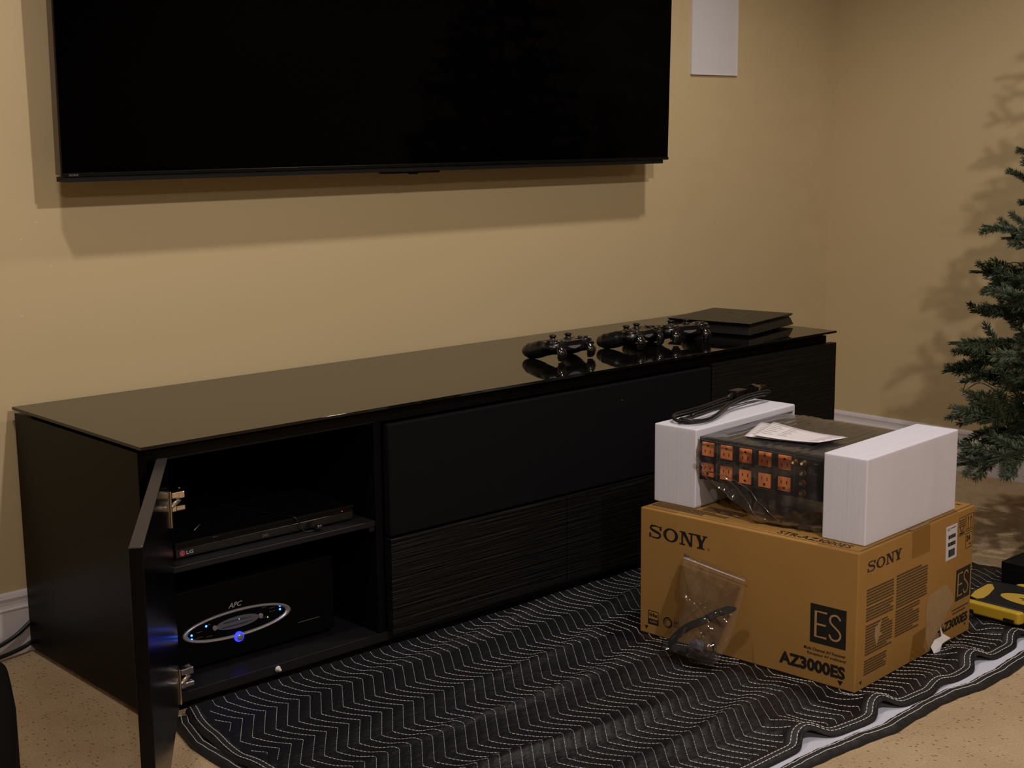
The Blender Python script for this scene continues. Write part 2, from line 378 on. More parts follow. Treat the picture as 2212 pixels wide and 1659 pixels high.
# ================================================================== SETTING
H = .5594; YF = -.6013
tag(MB().box(-3.6, XR+.1, -7.1, .1, -.05, 0).build('floor', 'carpet'), 'beige loop carpet with dark flecks', kind='structure')
tag(MB().box(-3.6, XR+.1, 0, .1, 0, ZC).build('wall_back', 'wall'), 'tan painted wall behind the television', kind='structure')
tag(MB().box(XR, XR+.1, -7.1, 0, 0, ZC).build('wall_right', 'wall'), 'tan painted side wall on the right', kind='structure')
tag(MB().box(-3.7, -3.6, -7.1, .1, 0, ZC).build('wall_left', 'wall'), kind='structure')
tag(MB().box(-3.6, XR, -7.2, -7.1, 0, ZC).build('wall_front', 'wall'), kind='structure')
tag(MB().box(-3.7, XR+.1, -7.2, .1, ZC, ZC+.1).build('ceiling', 'ceil'), kind='structure')
prof = [(0, 0), (.015, 0), (.015, .1010), (.0165, .1032), (.0165, .1062), (.012, .1078), (.0105, .114), (.0105, .122), (.0122, .129), (.0122, .1305), (.0095, .1315), (.0095, .1335), (.007, .139), (.0045, .1411), (0, .1411)]
b = MB().prism([(-a, z) for a, z in prof], -3.6, XR, 0); tag(b.build('baseboard_back', 'trim'), 'white moulded baseboard along the back wall', kind='structure')
b = MB().prism([(XR-a, z) for a, z in prof], -7.1, -.017, 1); tag(b.build('baseboard_right', 'trim'), 'white moulded baseboard along the right wall', kind='structure')

# in-wall speaker
t = thing('wall_speaker', (2.3748, 0, 1.3154), 'white rectangular speaker panel flush on the wall right of the television', 'speaker')
MB().box(-.1116, .1116, -.006, -.0005, 0, .62).build('grille', 'speaker', t, bevel=.0015)
fr = MB()
for x0, x1, z0, z1 in ((-.1136, -.1100, -.002, .622), (.11, .1136, -.002, .622), (-.11, .11, -.002, .0016), (-.11, .11, .6184, .622)): fr.box(x0, x1, -.008, -.0005, z0, z1)
fr.build('frame', 'trim', t)
for (x_, z_) in ((.0915, .953), (.056, .917), (.1195, .856), (.046, .752)):
    sp_ = MB().lathe([(.0018, 0), (.001, .0006)], (x_, -.0001, z_), (0, -1, 0), 8).build('filler_speck', 'trim', bpy.data.objects['wall_back'])

# ================================================================== TELEVISION
tv = thing('television', (1.0571, -.13, 1.0535), 'large black wall-mounted flat television with glossy dark screen', 'television')
tv.rotation_euler = (math.atan(.0236), -.0007, 0)
w2 = .957
MB().box(-w2, w2, .001, .010, .0, 1.09).build('screen', 'tv_screen', tv, bevel=.0008)
b = MB(); b.box(-w2, w2, .0102, .034, .004, 1.09); b.build('frame', 'tv_side', tv)
b = MB(); b.box(-w2, w2, -.0025, .0008, -.0005, .0085); b.build('bottom_trim', 'tv_frame', tv, bevel=.003, seg=3)
b = MB(); b.box(-w2+.004, w2-.022, .0, .040, -.011, -.0008); b.build('speaker_bar', 'tv_back', tv)
b = MB(); b.box(-w2+.02, w2-.05, .0345, .066, .03, .75); b.build('rear_housing', 'tv_back', tv, bevel=.006)
b = MB(); b.box(-.33, .33, .067, .120, .12, .55); b.build('wall_mount', 'tv_back', tv)
pr = Print((-w2+.012, -.0028, .0015), (1, 0, 0), (0, 0, 1), .0003); pr.sony(0, 0, .0042, .022); pr.build('logo', 'grey_mark', tv)
# little latch below the set, casting the notch in its shadow
MB().box(-.10, .08, .012, .035, -.016, -.0112).box(-.01, .01, .014, .03, -.019, -.0161).build('sensor_strip', 'tv_back', tv)

# ================================================================== CABINET
cb = thing('media_cabinet', (1.113, -.31, 0), 'long low black media cabinet with smoked glass top, left door standing open', 'cabinet')
co = (1.113, -.31, 0)
def C(b, name, m, bevel=.0008, label=None, parent=None, smooth=False): return b.build(name, m, parent or cb, co, bevel=bevel, label=label, smooth=smooth)
W = 2.2263
C(MB().box(0, W, YF, -.0202, .5530, H), 'glass_top', 'glass_top', .0009, 'smoked glossy glass top')
C(MB().box(.03, W-.03, -.575, -.05, .5455, .5528), 'top_spacer', 'inside', 0)
C(MB().box(.004, .024, -.578, -.022, .014, .5450), 'side_panel', 'black_wood')
C(MB().box(W-.038, W-.018, -.578, -.022, .014, .5450), 'side_panel', 'black_wood')
C(MB().box(.024, W-.038, -.578, -.022, .5265, .5450), 'top_panel', 'black_wood')
C(MB().box(.024, W-.038, -.57, -.5, .5205, .5262), 'top_rail', 'shelf', .0006)
C(MB().box(.024, W-.038, -.578, -.030, .0260, .0465), 'bottom_panel', 'shelf')
C(MB().box(.024, W-.038, -.0295, -.022, .0466, .5262), 'back_panel', 'inside', 0)
for x in (.560, 1.652): C(MB().box(x, x+.019, -.577, -.030, .0466, .5203), 'divider', 'inside', .0006)
C(MB().box(.0245, .5590, -.5765, -.03, .2925, .3050), 'shelf', 'shelf', .0015)
for y in (-.573, -.12): C(MB().box(.545, .5585, y, y+.03, .2810, .2920), 'shelf_clip', 'shelf', .0008)
C(MB().box(.06, W-.08, -.55, -.06, 0, .0255), 'plinth', 'inside', 0)
# fronts
C(MB().box(.5812, 1.6610, YF, -.5795, .2680, .5180), 'grille_door', 'grille', .004, 'cloth covered drop door')
C(MB().box(1.6665, 2.2263, YF, -.5795, .0450, .5245), 'right_door', 'black_ribbed', .0012, 'ribbed black door at the right end')
C(MB().box(.5820, 1.1205, YF, -.5795, .0450, .2630), 'drawer', 'black_ribbed', .0012)
C(MB().box(1.1235, 1.6615, YF, -.5795, .0450, .2630), 'drawer', 'black_ribbed', .0012)
C(MB().lathe([(.006, 0), (.007, .002), (.0045, .003), (.0035, .009), (.0028, .012)], (.2939, -.5782, .0370), (0, -1, 0), 16), 'door_stop', 'whiteplastic', 0, 'small white door stop pin', smooth=True)
C(MB().lathe([(.0018, 0), (.0018, .0006)], (1.315, YF-.0001, .475), (0, -1, 0), 8), 'indicator', 'grey_mark', 0)
# open door
d = Vector((-.535, -.845, 0)).normalized(); nrm = Vector((-d.y, d.x, 0))  # nrm points to +x side (inner face)
inner0 = Vector((.048, -.612, 0)); Lg = .590
def D(a, c, z): return inner0+d*a-nrm*c+Vector((0, 0, z))   # a along the door, c depth away from inner face
def dbox(a0, a1, c0, c1, z0, z1):
    vs = [D(a, c, z) for z in (z0, z1) for c in (c0, c1) for a in (a0, a1)]
    return MB().add(vs, [(0, 2, 3, 1), (4, 5, 7, 6), (0, 1, 5, 4), (2, 6, 7, 3), (0, 4, 6, 2), (1, 3, 7, 5)])
door = C(dbox(-.022, Lg, 0, .0215, .0455, .5294), 'open_door', 'laminate', .001, 'hinged door standing open at the left')
C(dbox(-.0212, Lg-.0008, .0006, .0209, .5295, .5299), 'edge_band', 'door_edge', 0, parent=door)
C(dbox(Lg-.006, Lg-.002, .001, .003, .5300, .5308), 'screw', 'chrome', 0, parent=door)
for i, zc in enumerate((.432, .075)):
    h = dbox(-.002, .002, -.0035, -.0003, zc-.036, zc+.036)
    h = C(h, 'hinge', 'chrome', .0008, 'nickel concealed hinge', parent=cb)
    C(dbox(.000, .0035, -.004, -.0036, zc-.034, zc+.034), 'hinge_plate', 'gold', 0, parent=h)
    a = Vector((.052, -.6075, 0))
    arm = MB(); arm.tube([a+Vector((.0, .0, zc+.004)), a+Vector((.012, .002, zc+.010)), a+Vector((.030, .016, zc+.010))], .005, 8)
    arm.cbox((.078, -.590, zc+.030-.008), (.020, .020, .014)); arm.cbox((.066, -.598, zc+.024), (.016, .012, .012))
    C(arm, 'hinge_arm', 'chrome', .0030, parent=h)
    ar2 = MB(); ar2.cbox((.072, -.598, zc-.003), (.030, .014, .011)); ar2.cbox((.060, -.604, zc-.001), (.012, .010, .014))
    C(ar2, 'hinge_arm', 'chrome', .0034, parent=h)
    sc = MB().lathe([(.003, 0), (.003, .002)], (.076, -.5995, zc+.036), (0, 0, 1), 10); C(sc, 'screw', 'chrome', 0, parent=h)

# ================================================================== THINGS IN THE CABINET
t = thing('disc_player', (.31, -.40, .3055), 'slim black disc player on the cabinet shelf with a red round logo', 'disc player')
o3 = (.31, -.40, .3055)
MB().box(.095, .530, -.535, -.335, .3085, .3395).build('body', 'player', t, o3, bevel=.001)
MB().box(.095, .530, -.5385, -.5355, .3335, .3395).build('top_lip', 'player', t, o3, bevel=.0006)
MB().box(.095, .525, -.5400, -.5356, .3095, .3265).build('front_panel', 'player_face', t, o3, bevel=.0008)
for fx_ in (.11, .49):
    for fy_ in (-.53, -.36): MB().box(fx_, fx_+.02, fy_, fy_+.02, .3056, .3084).build('foot', 'rubber', t, o3)
MB().lathe([(.0062, 0), (.0062, .0004)], (.1085, -.5401, .3180), (0, -1, 0), 20).build('logo_disc', 'red_logo', t, o3)
pr = Print((.1175, -.5402, .3145), (1, 0, 0), (0, 0, 1)); pr.text('LG', 0, 0, .0155, .0072, .02); pr.build('logo', 'logo_grey', t, o3)
pr = Print((.1085, -.5406, .3180), (1, 0, 0), (0, 0, 1)); pr.ring(0, 0, .0045, .0045, .0007, seg=20, a0=20, a1=340); pr.rect(-.0003, -.002, .0003, .002).rect(0, -.002, .0018, -.0014); pr.build('logo_mark', 'logo_grey', t, o3)
MB().lathe([(.0009, 0), (.0009, .0006)], (.498, -.5386, .3305), (0, -1, 0), 10).build('power_light', 'red_led', t, o3)
pr = Print((.18, -.5389, .3345), (1, 0, 0), (0, 0, 1)); pr.text('Blu-ray', 0, 0, .011, .0035); pr.build('print', 'grey_mark', t, o3)
pr = Print((.295, -.5402, .3135), (1, 0, 0), (0, 0, 1)); pr.text('DVD', 0, 0, .014, .006); pr.build('print', 'grey_mark', t, o3)
# thin cord lying over the player
tag(MB().tube(smooth_pts([(.30, -.31, .345), (.33, -.40, .3415), (.36, -.50, .3415), (.372, -.541, .342), (.385, -.546, .325), (.392, -.552, .309), (.43, -.556, .307)], 6), .0014, 6).build('thin_cord', 'rubber', smooth=True), 'thin black cord hanging over the front of the disc player', 'cord')
tag(MB().tube([(.415, -.553, .309), (.418, -.556, .3125), (.423, -.560, .3155), (.430, -.564, .3165)], [.004, .0062, .006, .003], 12).build('remote_sensor', 'gloss_black', smooth=True), 'small rounded black infrared sensor in front of the disc player', 'sensor')
tag(MB().tube([(.16, -.50, .3475), (.19, -.47, .3475)], .0012, 6).build('cable_tie', 'silver', smooth=True), 'short pale cable end lying on the disc player', 'cable')

u = thing('battery_backup', (.28, -.35, .047), 'black battery backup unit with silver oval panel and blue lights', 'battery backup')
o4 = (.28, -.35, .047)
MB().box(.055, .500, -.490, -.08, .055, .225).build('body', 'ups', u, o4, bevel=.003)
for fx_ in (.08, .45):
    for fy_ in (-.47, -.12): MB().box(fx_, fx_+.02, fy_, fy_+.02, .0472, .0548).build('foot', 'rubber', u, o4)
MB().box(.058, .497, -.4985, -.4902, .057, .223).build('front_panel', 'ups', u, o4, bevel=.002)
pr = Print((.2515, -.4990, .1285), (1, 0, 0), (0, 0, 1), .002)
EL = (.1305, .0305)
ov = MB()
K = 56
for ring_, (dx, dy, dep) in enumerate(((0, 0, 0), (.001, .001, .004), (.006, .0035, .0045), (.011, .006, .001), (.012, .0065, 0))):
    for k in range(K):
        a = 2*math.pi*k/K; ov.v.append((.2515+(EL[0]-dx)*math.cos(a), -.4990-dep, .1285+(EL[1]-dy)*math.sin(a)))
ov.f = [(r*K+k, r*K+(k+1) % K, (r+1)*K+(k+1) % K, (r+1)*K+k) for r in range(4) for k in range(K)]
ov.build('oval_trim', 'silver', u, o4, smooth=True)
pr = Print((.2515, -.4990, .1285), (1, 0, 0), (0, 0, 1), .0012)
def oval(cu, cv, ru, rv, K=40): return [(cu+ru*math.cos(2*math.pi*k/K), cv+rv*math.sin(2*math.pi*k/K)) for k in range(K)]
pr.poly(oval(0, .002, .052, .0125)); pr.build('display', 'silver_dark', u, o4)
pr = Print((.2515, -.4990, .1285), (1, 0, 0), (0, 0, 1), .0016)
pr.para(-.034, .0078, .034, .0048, .0016, 3, .5); pr.para(-.038, -.002, .038, -.005, .0016, 4, .5)
pr.build('display_marks', 'hole', u, o4, kind='stuff')
pr = Print((.2515, -.4990, .1285), (1, 0, 0), (0, 0, 1), .0008)
for a0, b0 in ((-.078, .0125), (-.098, .002), (-.098, -.0095), (.06, .0185), (.078, .013), (.078, .005), (.055, -.004), (-.075, -.0125)): pr.para(a0, b0, a0+.014, b0-.0012, .0012, int(a0*1000)+400, .4)
pr.build('print', 'grey_mark', u, o4, kind='stuff')
for sx in (-1, 1): MB().lathe([(.0055, 0), (.0055, .0025), (.0045, .0035), (0.001, .0035)], (.2515+sx*.0555, -.4992, .1285+.002+sx*.0), (0, -1, 0), 20).build('round_button', 'silver', u, o4, smooth=False)
for (px, pz) in ((-.075, .0105), (-.1095, -.001), (-.1095, -.0095), (.003, .0075), (.1045, .0125), (.1045, .0045)):
    MB().lathe([(.0023, 0), (.0023, .0006), (.0008, .0012)], (.2515+px, -.4992, .1285+pz), (0, -1, 0), 12).build('blue_light', 'blue', u, o4)
MB().lathe([(.0014, 0), (.0014, .0006)], (.2515+.073, -.4992, .1285-.0055), (0, -1, 0), 10).build('yellow_light', 'yellow_led', u, o4)
pb = MB().lathe([(.0108, 0), (.0112, .003), (.0095, .0062), (.0062, .0068)], (.2515, -.4995, .0985), (0, -1, 0), 28).build('power_ring', 'blue_ring', u, o4, smooth=True)
MB().lathe([(.0074, 0), (.0068, .0016), (.001, .0019)], (.2515, -.5064, .0985), (0, -1, 0), 20).build('power_button', 'silver', pb, o4, smooth=True).parent = pb
pr = Print((.2300, -.4992, .1640), (1, 0, 0), (0, 0, 1)); pr.text('APC', 0, 0, .034, .0108, .015, .35); pr.build('logo', 'logo_grey', u, o4)
pr = Print((.400, -.4992, .0905), (1, 0, 0), (0, 0, 1)); pr.para(0, .002, .058, 0, .0022, 9, .3); pr.build('model_print', 'grey_mark', u, o4, kind='stuff')
# small blue glow comes from the ring itself

# ================================================================== CONSOLE
a_ = 1.7797; dl = Vector((math.cos(a_), math.sin(a_), 0)); dr = Vector((math.sin(a_), -math.cos(a_), 0))
F = Vector((1.9369, -.5097, H))
ps = thing('game_console', (1.9369, -.5097, H+.0004), 'flat matte black game console on the right end of the glass top', 'game console', rz=math.atan2(dr.y, dr.x))
# local x = along dr (0..288), y = along dl (0..265)
def layer(name, m, prof, bev=.001):
    b = MB(); n = len(prof); vs = []
    for inset, z in prof:
        vs += [(inset, inset*.6, z), (.288-inset, inset*.6, z), (.288-inset, .265-inset*.6, z), (inset, .265-inset*.6, z)]
    fs = [(0, 1, 2, 3)[::-1], tuple(4*(n-1)+k for k in range(4))]+[(4*i+k, 4*i+(k+1) % 4, 4*i+4+(k+1) % 4, 4*i+4+k) for i in range(n-1) for k in range(4)]
    b.add(vs, fs); return b.build(name, m, ps, bevel=bev)
layer('top_shell', 'ps_top', [(.006, .0315), (.0, .0375), (.0005, .039)])
layer('recess_band', 'hole', [(.012, .027), (.012, .0316)], 0)
layer('lower_shell', 'ps_top', [(.006, .0045), (-.002, .006), (.008, .0265), (.010, .0272)])
MB().box(.03, .26, .03, .235, .0, .0046).build('feet', 'hole', ps)
pr = Print((.125, .118, .0391), (.25, .97, 0), (-.97, .25, 0), .0002)
pr = Print((.135, .105, .0391), (1, 0, 0), (0, 1, 0), .0002)
pr.stroke([(0, -.012), (0, .012), (.007, .010), (.007, .003), (.001, .001)], .0028); pr.ring(-.001, -.009, .013, .005, .002, seg=24, a0=150, a1=390)
pr.rect(.028, -.0012, .056, .0012); pr.build('logo', 'grey_mark', ps)

# ================================================================== GAME CONTROLLERS
def remeshed(b, name, vox, sm=6):
    me = bpy.data.meshes.new('tmp'); me.from_pydata(b.v, [], b.f); o = bpy.data.objects.new('tmp', me); COL.objects.link(o)
    r = o.modifiers.new('r', 'REMESH'); r.mode = 'VOXEL'; r.voxel_size = vox; r.use_smooth_shade = True
    s = o.modifiers.new('s', 'SMOOTH'); s.iterations = sm; s.factor = .5
    dg = bpy.context.evaluated_depsgraph_get(); m2 = bpy.data.meshes.new_from_object(o.evaluated_get(dg)); m2.name = name
    bpy.data.objects.remove(o); bpy.data.meshes.remove(me)
    m2.polygons.foreach_set('use_smooth', [True]*len(m2.polygons)); return m2
def obj(name, me, m, parent):
    me.materials.clear(); me.materials.append(M[m]); o = bpy.data.objects.new(name, me); COL.objects.link(o); o.parent = parent; return o
def make_controller():
    r = thing('game_controller', (0, 0, 0), 'x', 'game controller', group='black gamepads on the glass top')
    b = MB()
    for s in (-1, 1):
        b.tube(smooth_pts([(s*.050, .030, .036), (s*.054, .010, .034), (s*.060, -.015, .028), (s*.065, -.040, .0215), (s*.0665, -.060, .0185)], 3),
               [.0195]*3+[.021]*3+[.0225]*3+[.0215]*3+[.0165], 16)
        b.ell((s*.0660, -.058, .0190), (.0185, .0200, .0175)); b.ell((s*.054, .018, .036), (.0262, .0285, .0155), 20)
        b.lathe([(.0135, 0), (.0145, .010), (.0125, .0135)], (s*.0265, -.010, .033), (0, 0, 1), 20)
    b.box(-.055, .055, -.012, .044, .025, .0470)
    me = remeshed(b, 'body', .0016, 5); obj('body', me, 'blackplastic', r)
    # glossy face plates with ridges
    tp = MB(); tp.box(-.0275, .0275, .012, .046, .0468, .0500); tp.build('touchpad', 'blackplastic', r, bevel=.0025, seg=3)
    lb = MB(); lb.prism([(-.021, .0375), (.021, .0375), (.019, .0335), (.004, .0295), (-.004, .0295), (-.019, .0335)], .0440, .0468, 1)
    lb.build('light_bar', 'lightbar', r, bevel=.0008)
    for s in (-1, 1):
        st = MB().lathe([(.0125, .043), (.0138, .0470), (.0130, .0480), (.0095, .0490), (.0072, .0520), (.0068, .0545), (.0078, .0558), (.0092, .0566), (.0096, .0576), (.0096, .0598), (.0088, .0608), (.0072, .0598), (.001, .0594)], (s*.0265, -.010, 0), (0, 0, 1), 24)
        st.build('thumbstick', 'blackplastic', r, smooth=True)
        c = MB().lathe([(.0225, .0455), (.0230, .0487), (.0215, .0505), (.018, .0512), (.001, .0516)], (s*.0525, .0180, 0), (0, 0, 1), 28); c.build('button_plate', 'gloss_black', r, smooth=True)
        bp = MB(); bp.box(s*.0495-.014, s*.0495+.014, .0405, .0520, .0345, .0425); bp.build('bumper', 'gloss_black', r, bevel=.003, seg=3)
        tr = MB().tube(smooth_pts([(s*.0500, .0440, .0345), (s*.0505, .0515, .0270), (s*.0505, .0535, .0170), (s*.0500, .0500, .0075), (s*.0500, .0500, .0018)], 4),
                       [.0130]*4+[.0140]*4+[.0128]*4+[.0090]*4+[.0030], 12, flat=.72); tr.build('trigger', 'gloss_black', r, smooth=True)
    for i, (dx, dy, mm) in enumerate(((0, .0125, 'grey_mark'), (.0125, 0, 'red_mark'), (0, -.0125, 'pink_mark'), (-.0125, 0, 'grey_mark'))):
        k = MB().lathe([(.0052, .0508), (.0052, .0535), (.0045, .0545), (.001, .0546)], (.0525+dx, .0180+dy, 0), (0, 0, 1), 18).build('face_button', 'gloss_black', r, smooth=True)
        pm = Print((.0525+dx, .0180+dy, .0547), (1, 0, 0), (0, 1, 0), .0002)
        if i == 1: pm.ring(0, 0, .0034, .0034, .001, seg=18)
        elif i == 0: pm.stroke([(-.003, -.002), (0, .003), (.003, -.002), (-.003, -.002)], .0007)
        elif i == 2: pm.stroke([(-.0025, -.0025), (.0025, .0025)], .0007).stroke([(-.0025, .0025), (.0025, -.0025)], .0007)
        else: pm.stroke([(-.0025, -.0025), (.0025, -.0025), (.0025, .0025), (-.0025, .0025), (-.0025, -.0025)], .0007)
        pm.build('button_mark', mm, k)
    dp = MB()
    for dx, dy in ((0, 1), (1, 0), (0, -1), (-1, 0)):
        k = MB(); c = Vector((-.0525+dx*.0088, .018+dy*.0088, 0)); a = Vector((dx, dy, 0)); q = Vector((-dy, dx, 0))
        P = [c-a*.0055, c-a*.001+q*.0042, c+a*.005+q*.0042, c+a*.005-q*.0042, c-a*.001-q*.0042]
        k.prism([(p.x, p.y) for p in P], .0505, .0540); k.build('direction_button', 'blackplastic', r, bevel=.0007)
    MB().lathe([(.0045, 0.0466), (.0045, .0482), (.001, .0485)], (0, -.004, 0), (0, 0, 1), 16).build('home_button', 'gloss_black', r)
    for s in (-1, 1): MB().cbox((s*.0315, .038, .0498), (.0025, .007, .002)).build('menu_button', 'grey_mark', r, bevel=.0008)
    return r
g0 = make_controller()
ctl = [((1.3145, -.3915), 177, 'black gamepad standing apart, nearest the open end of the glass top'),
       ((1.5825, -.3950), 191.5, 'black gamepad in the middle, turned so its grip overlaps the next one'),
       ((1.7425, -.4210), 166, 'black gamepad beside the game console, light bar facing out')]
for i, ((x, y), ph, lb) in enumerate(ctl):
    g = g0 if i == 0 else copy_tree(g0)
    g.location = (x, y, H+.0002); g.rotation_euler = (0, 0, R_(ph)); g['label'] = lb

# ================================================================== CARTON
ba = 1.6435; BB = Vector((1.1012, -1.4484, 0)); RZ = math.atan2(-math.cos(ba), math.sin(ba))
RM = Matrix.Rotation(RZ, 3, 'Z')
def bw(t, s, z): return BB+RM @ Vector((t, s, 0))+Vector((0, 0, z))
def bthing(name, o, label, cat, group=None): return thing(name, bw(*o), label, cat, RZ, group)
BW, BD, BH, Z0 = .5516, .5051, .2930, .0105
ZT = Z0+BH
bo = (.25, .275, Z0)
bx = bthing('shipping_carton', bo, 'large brown cardboard receiver box standing on the black quilted pad', 'box')
def X(b, name, m, bevel=0, label=None, parent=None, smooth=False): return b.build(name, m, parent or bx, bo, bevel=bevel, label=label, smooth=smooth)
body = MB()
def cardf(u, v, face):
    return None
nx, ny, nz = 20, 22, 10
def dent(p):
    x, y, z = p
    # slightly soft, bowed walls
    cx = math.sin(math.pi*min(max(y/BW, 0), 1)); cz = math.sin(math.pi*min(max((z-Z0)/BH, 0), 1)); ct = math.sin(math.pi*min(max(x/BD, 0), 1))
    if x < .001: x -= .003*cx*cz
    if y < .001: y -= .003*ct*cz
    if z > ZT-.001: z += -.0008*cx*ct
    return (x, y, z)
body.grid(lambda a, b: dent((0, BW*(1-a), Z0+BH*b)), ny, nz); body.grid(lambda a, b: dent((BD*a, 0, Z0+BH*b)), nx, nz)
body.grid(lambda a, b: dent((BD, BW*a, Z0+BH*b)), ny, nz); body.grid(lambda a, b: dent((BD*(1-a), BW, Z0+BH*b)), nx, nz)
body.grid(lambda a, b: dent((BD*a, BW*b, ZT)), nx, ny); body.grid(lambda a, b: dent((BD*a, BW*(1-b), Z0)), nx, ny)
b_o = body.build('body', 'card', bx, bo, weld=True); md = b_o.modifiers.new('bevel', 'BEVEL'); md.width = .0025; md.segments = 2; md.limit_method = 'ANGLE'; md.angle_limit = R_(50)
# flap seam along the right top edge
X(MB().box(.02, BD-.004, .0045, .0075, ZT+.0002, ZT+.0010), 'flap_seam', 'card_in')
X(MB().box(.012, BD-.004, .0078, BW-.006, ZT-.0002, ZT+.0018), 'top_flap', 'card', .0008)
X(MB().box(.215, .295, .0001, BW-.001, ZT+.0019, ZT+.0022), 'packing_tape', 'tape')
FP = (-.0004, 0, 0)
def front(h=.0004): # u = from left (s decreasing), v = z ; on face t=0 (normal -X)
    return Print((-.0032, BW, 0), (0, -1, 0), (0, 0, 1), h)
S = lambda s: BW-s
def bow(b):
    for i, (x, y, z) in enumerate(b.v):
        cx = math.sin(math.pi*min(max(y/BW, 0), 1)); cz = math.sin(math.pi*min(max((z-Z0)/BH, 0), 1)); b.v[i] = (x+.0029-.003*cx*cz, y, z)
def bowr(b):
    for i, (x, y, z) in enumerate(b.v):
        cx = math.sin(math.pi*min(max(x/BD, 0), 1)); cz = math.sin(math.pi*min(max((z-Z0)/BH, 0), 1)); b.v[i] = (x, y+.0029-.003*cx*cz, z)
pr = front(); pr.sony(S(.5275), .2385, .0305, .1605); pr.ring(S(.3625), .2415, .0032, .0032, .0007, seg=16); bow(pr.b); pr.build('brand_lettering', 'ink', bx, bo)
pr = front(); pr.rect(S(.1057), .0968, S(.0233), .1793); bow(pr.b); es = pr.build('emblem_square', 'ink', bx, bo)
pr = front(.0008); pr.es(S(.0930), .1110, .0590, .0535, .0042); bow(pr.b); pr.build('emblem_letters', 'card_flat', bx, bo)
pr = front(); pr.text('AZ3000ES', S(.1785), .0325, .1560, .0275, .045); bow(pr.b); pr.build('model_lettering', 'ink', bx, bo)
pr = front(); pr.text('Multi Channel AV Receiver', S(.1190), .0788, .0965, .0068, .01); pr.text('Récepteur AV multicanal', S(.1110), .0675, .0890, .0078, .01); bow(pr.b); pr.build('description_lettering', 'ink', bx, bo)
pr = front(); pr.stroke([(S(.5268), .0360), (S(.4985), .0360), (S(.4985), .0668), (S(.5268), .0668), (S(.5268), .0353)], .0014); pr.rect(S(.5262), .0366, S(.4990), .0480); pr.text('Hi-Res', S(.5240), .0535, .0225, .0090, .03); bow(pr.b); pr.build('audio_badge', 'ink', bx, bo)
pr = front(.0008); pr.text('AUDIO', S(.5232), .0395, .0215, .0055, .01); bow(pr.b); pr.build('badge_lettering', 'card_flat', bx, bo)
pr = front(); pr.ring(S(.4720), .0500, .0125, .0125, .0030, seg=30, a0=-60, a1=200); pr.ring(S(.4720), .0500, .0125, .0125, .0016, seg=20, a0=200, a1=300); pr.ring(S(.4705), .0490, .0085, .0085, .0010, seg=24)
pr.text('360', S(.4545), .0510, .0150, .0080); pr.text('REALITY', S(.4545), .0430, .0240, .0055); bow(pr.b); pr.build('audio_badge', 'ink', bx, bo)
def tri(p, u, v, r): p.poly([(u-r, v+r*.7), (u, v-r), (u+r, v+r*.7)][::-1])
pr = front(); tri(pr, S(.5322), .0262, .0050); tri(pr, S(.0333), .0245, .0062); bow(pr.b); pr.build('arrow_marks', 'ink', bx, bo)
def right(h=.0004): return Print((0, -.0032, 0), (1, 0, 0), (0, 0, 1), h)
pr = right(); pr.sony(.0335, .2560, .0225, .1385); bowr(pr.b); pr.build('brand_lettering', 'ink', bx, bo)
pr = right()
pr.para(.0345, .2204, .1430, .185, .0062, 11); pr.para(.0345, .181, .1430, .148, .0062, 12); pr.para(.0345, .144, .1430, .080, .0060, 13)
pr.para(.1535, .2225, .2880, .150, .0062, 14); pr.para(.1535, .146, .2560, .084, .0060, 15)
pr.para(.0330, .0700, .1230, .0385, .0056, 16)
bowr(pr.b); pr.build('small_print', 'fine_ink', bx, bo, kind='stuff')
pr = right(); pr.rect(.4258, .0968, .4962, .1692); bowr(pr.b); pr.build('emblem_square', 'ink', bx, bo)
pr = right(.0008); pr.es(.4350, .1080, .0520, .0510, .0036); bowr(pr.b); pr.build('emblem_letters', 'card_flat', bx, bo)
pr = right(); pr.text('-AZ3000ES', .3490, .0385, .1430, .0225, .045); bowr(pr.b); pr.build('model_lettering', 'ink', bx, bo)
pr = right(); pr.para(.4120, .0800, .4955, .0755, .0055, 17); pr.para(.4160, .0720, .4955, .0675, .0055, 18); bowr(pr.b); pr.build('description_print', 'fine_ink', bx, bo, kind='stuff')
pr = right(); tri(pr, .0214, .0270, .0045); tri(pr, .4805, .0320, .0040); bowr(pr.b); pr.build('arrow_marks', 'ink', bx, bo)
# icons
pr = right()
for (a, c, e, f) in ((.4301, .2470, .4600, .2870), (.4660, .2500, .4985, .2880), (.4660, .2110, .4985, .2450)):
    pr.stroke([(a, c), (e, c), (e, f), (a, f), (a, c-.0007)], .0012)
for q in (.4755, .4885):
    pr.rect(q-.0008, .2570, q+.0008, .2790); pr.poly([(q-.0032, .2775), (q+.0032, .2775), (q, .2850)])
pr.rect(.4700, .2540, .4945, .2555)
for q in range(4): pr.rect(.4335, .2795-q*.0045, .4570, .2810-q*.0045)
pr.stroke([(.4450-.009, .268), (.4450-.004, .256), (.4450+.004, .256), (.4450+.009, .268)], .0022); pr.rect(.4350, .2490, .4550, .2530)
pr.text('24', .4685, .2265, .0190, .0135, .03); pr.text('kg', .4830, .2150, .0110, .0080)
bowr(pr.b); pr.build('handling_icons', 'ink', bx, bo)
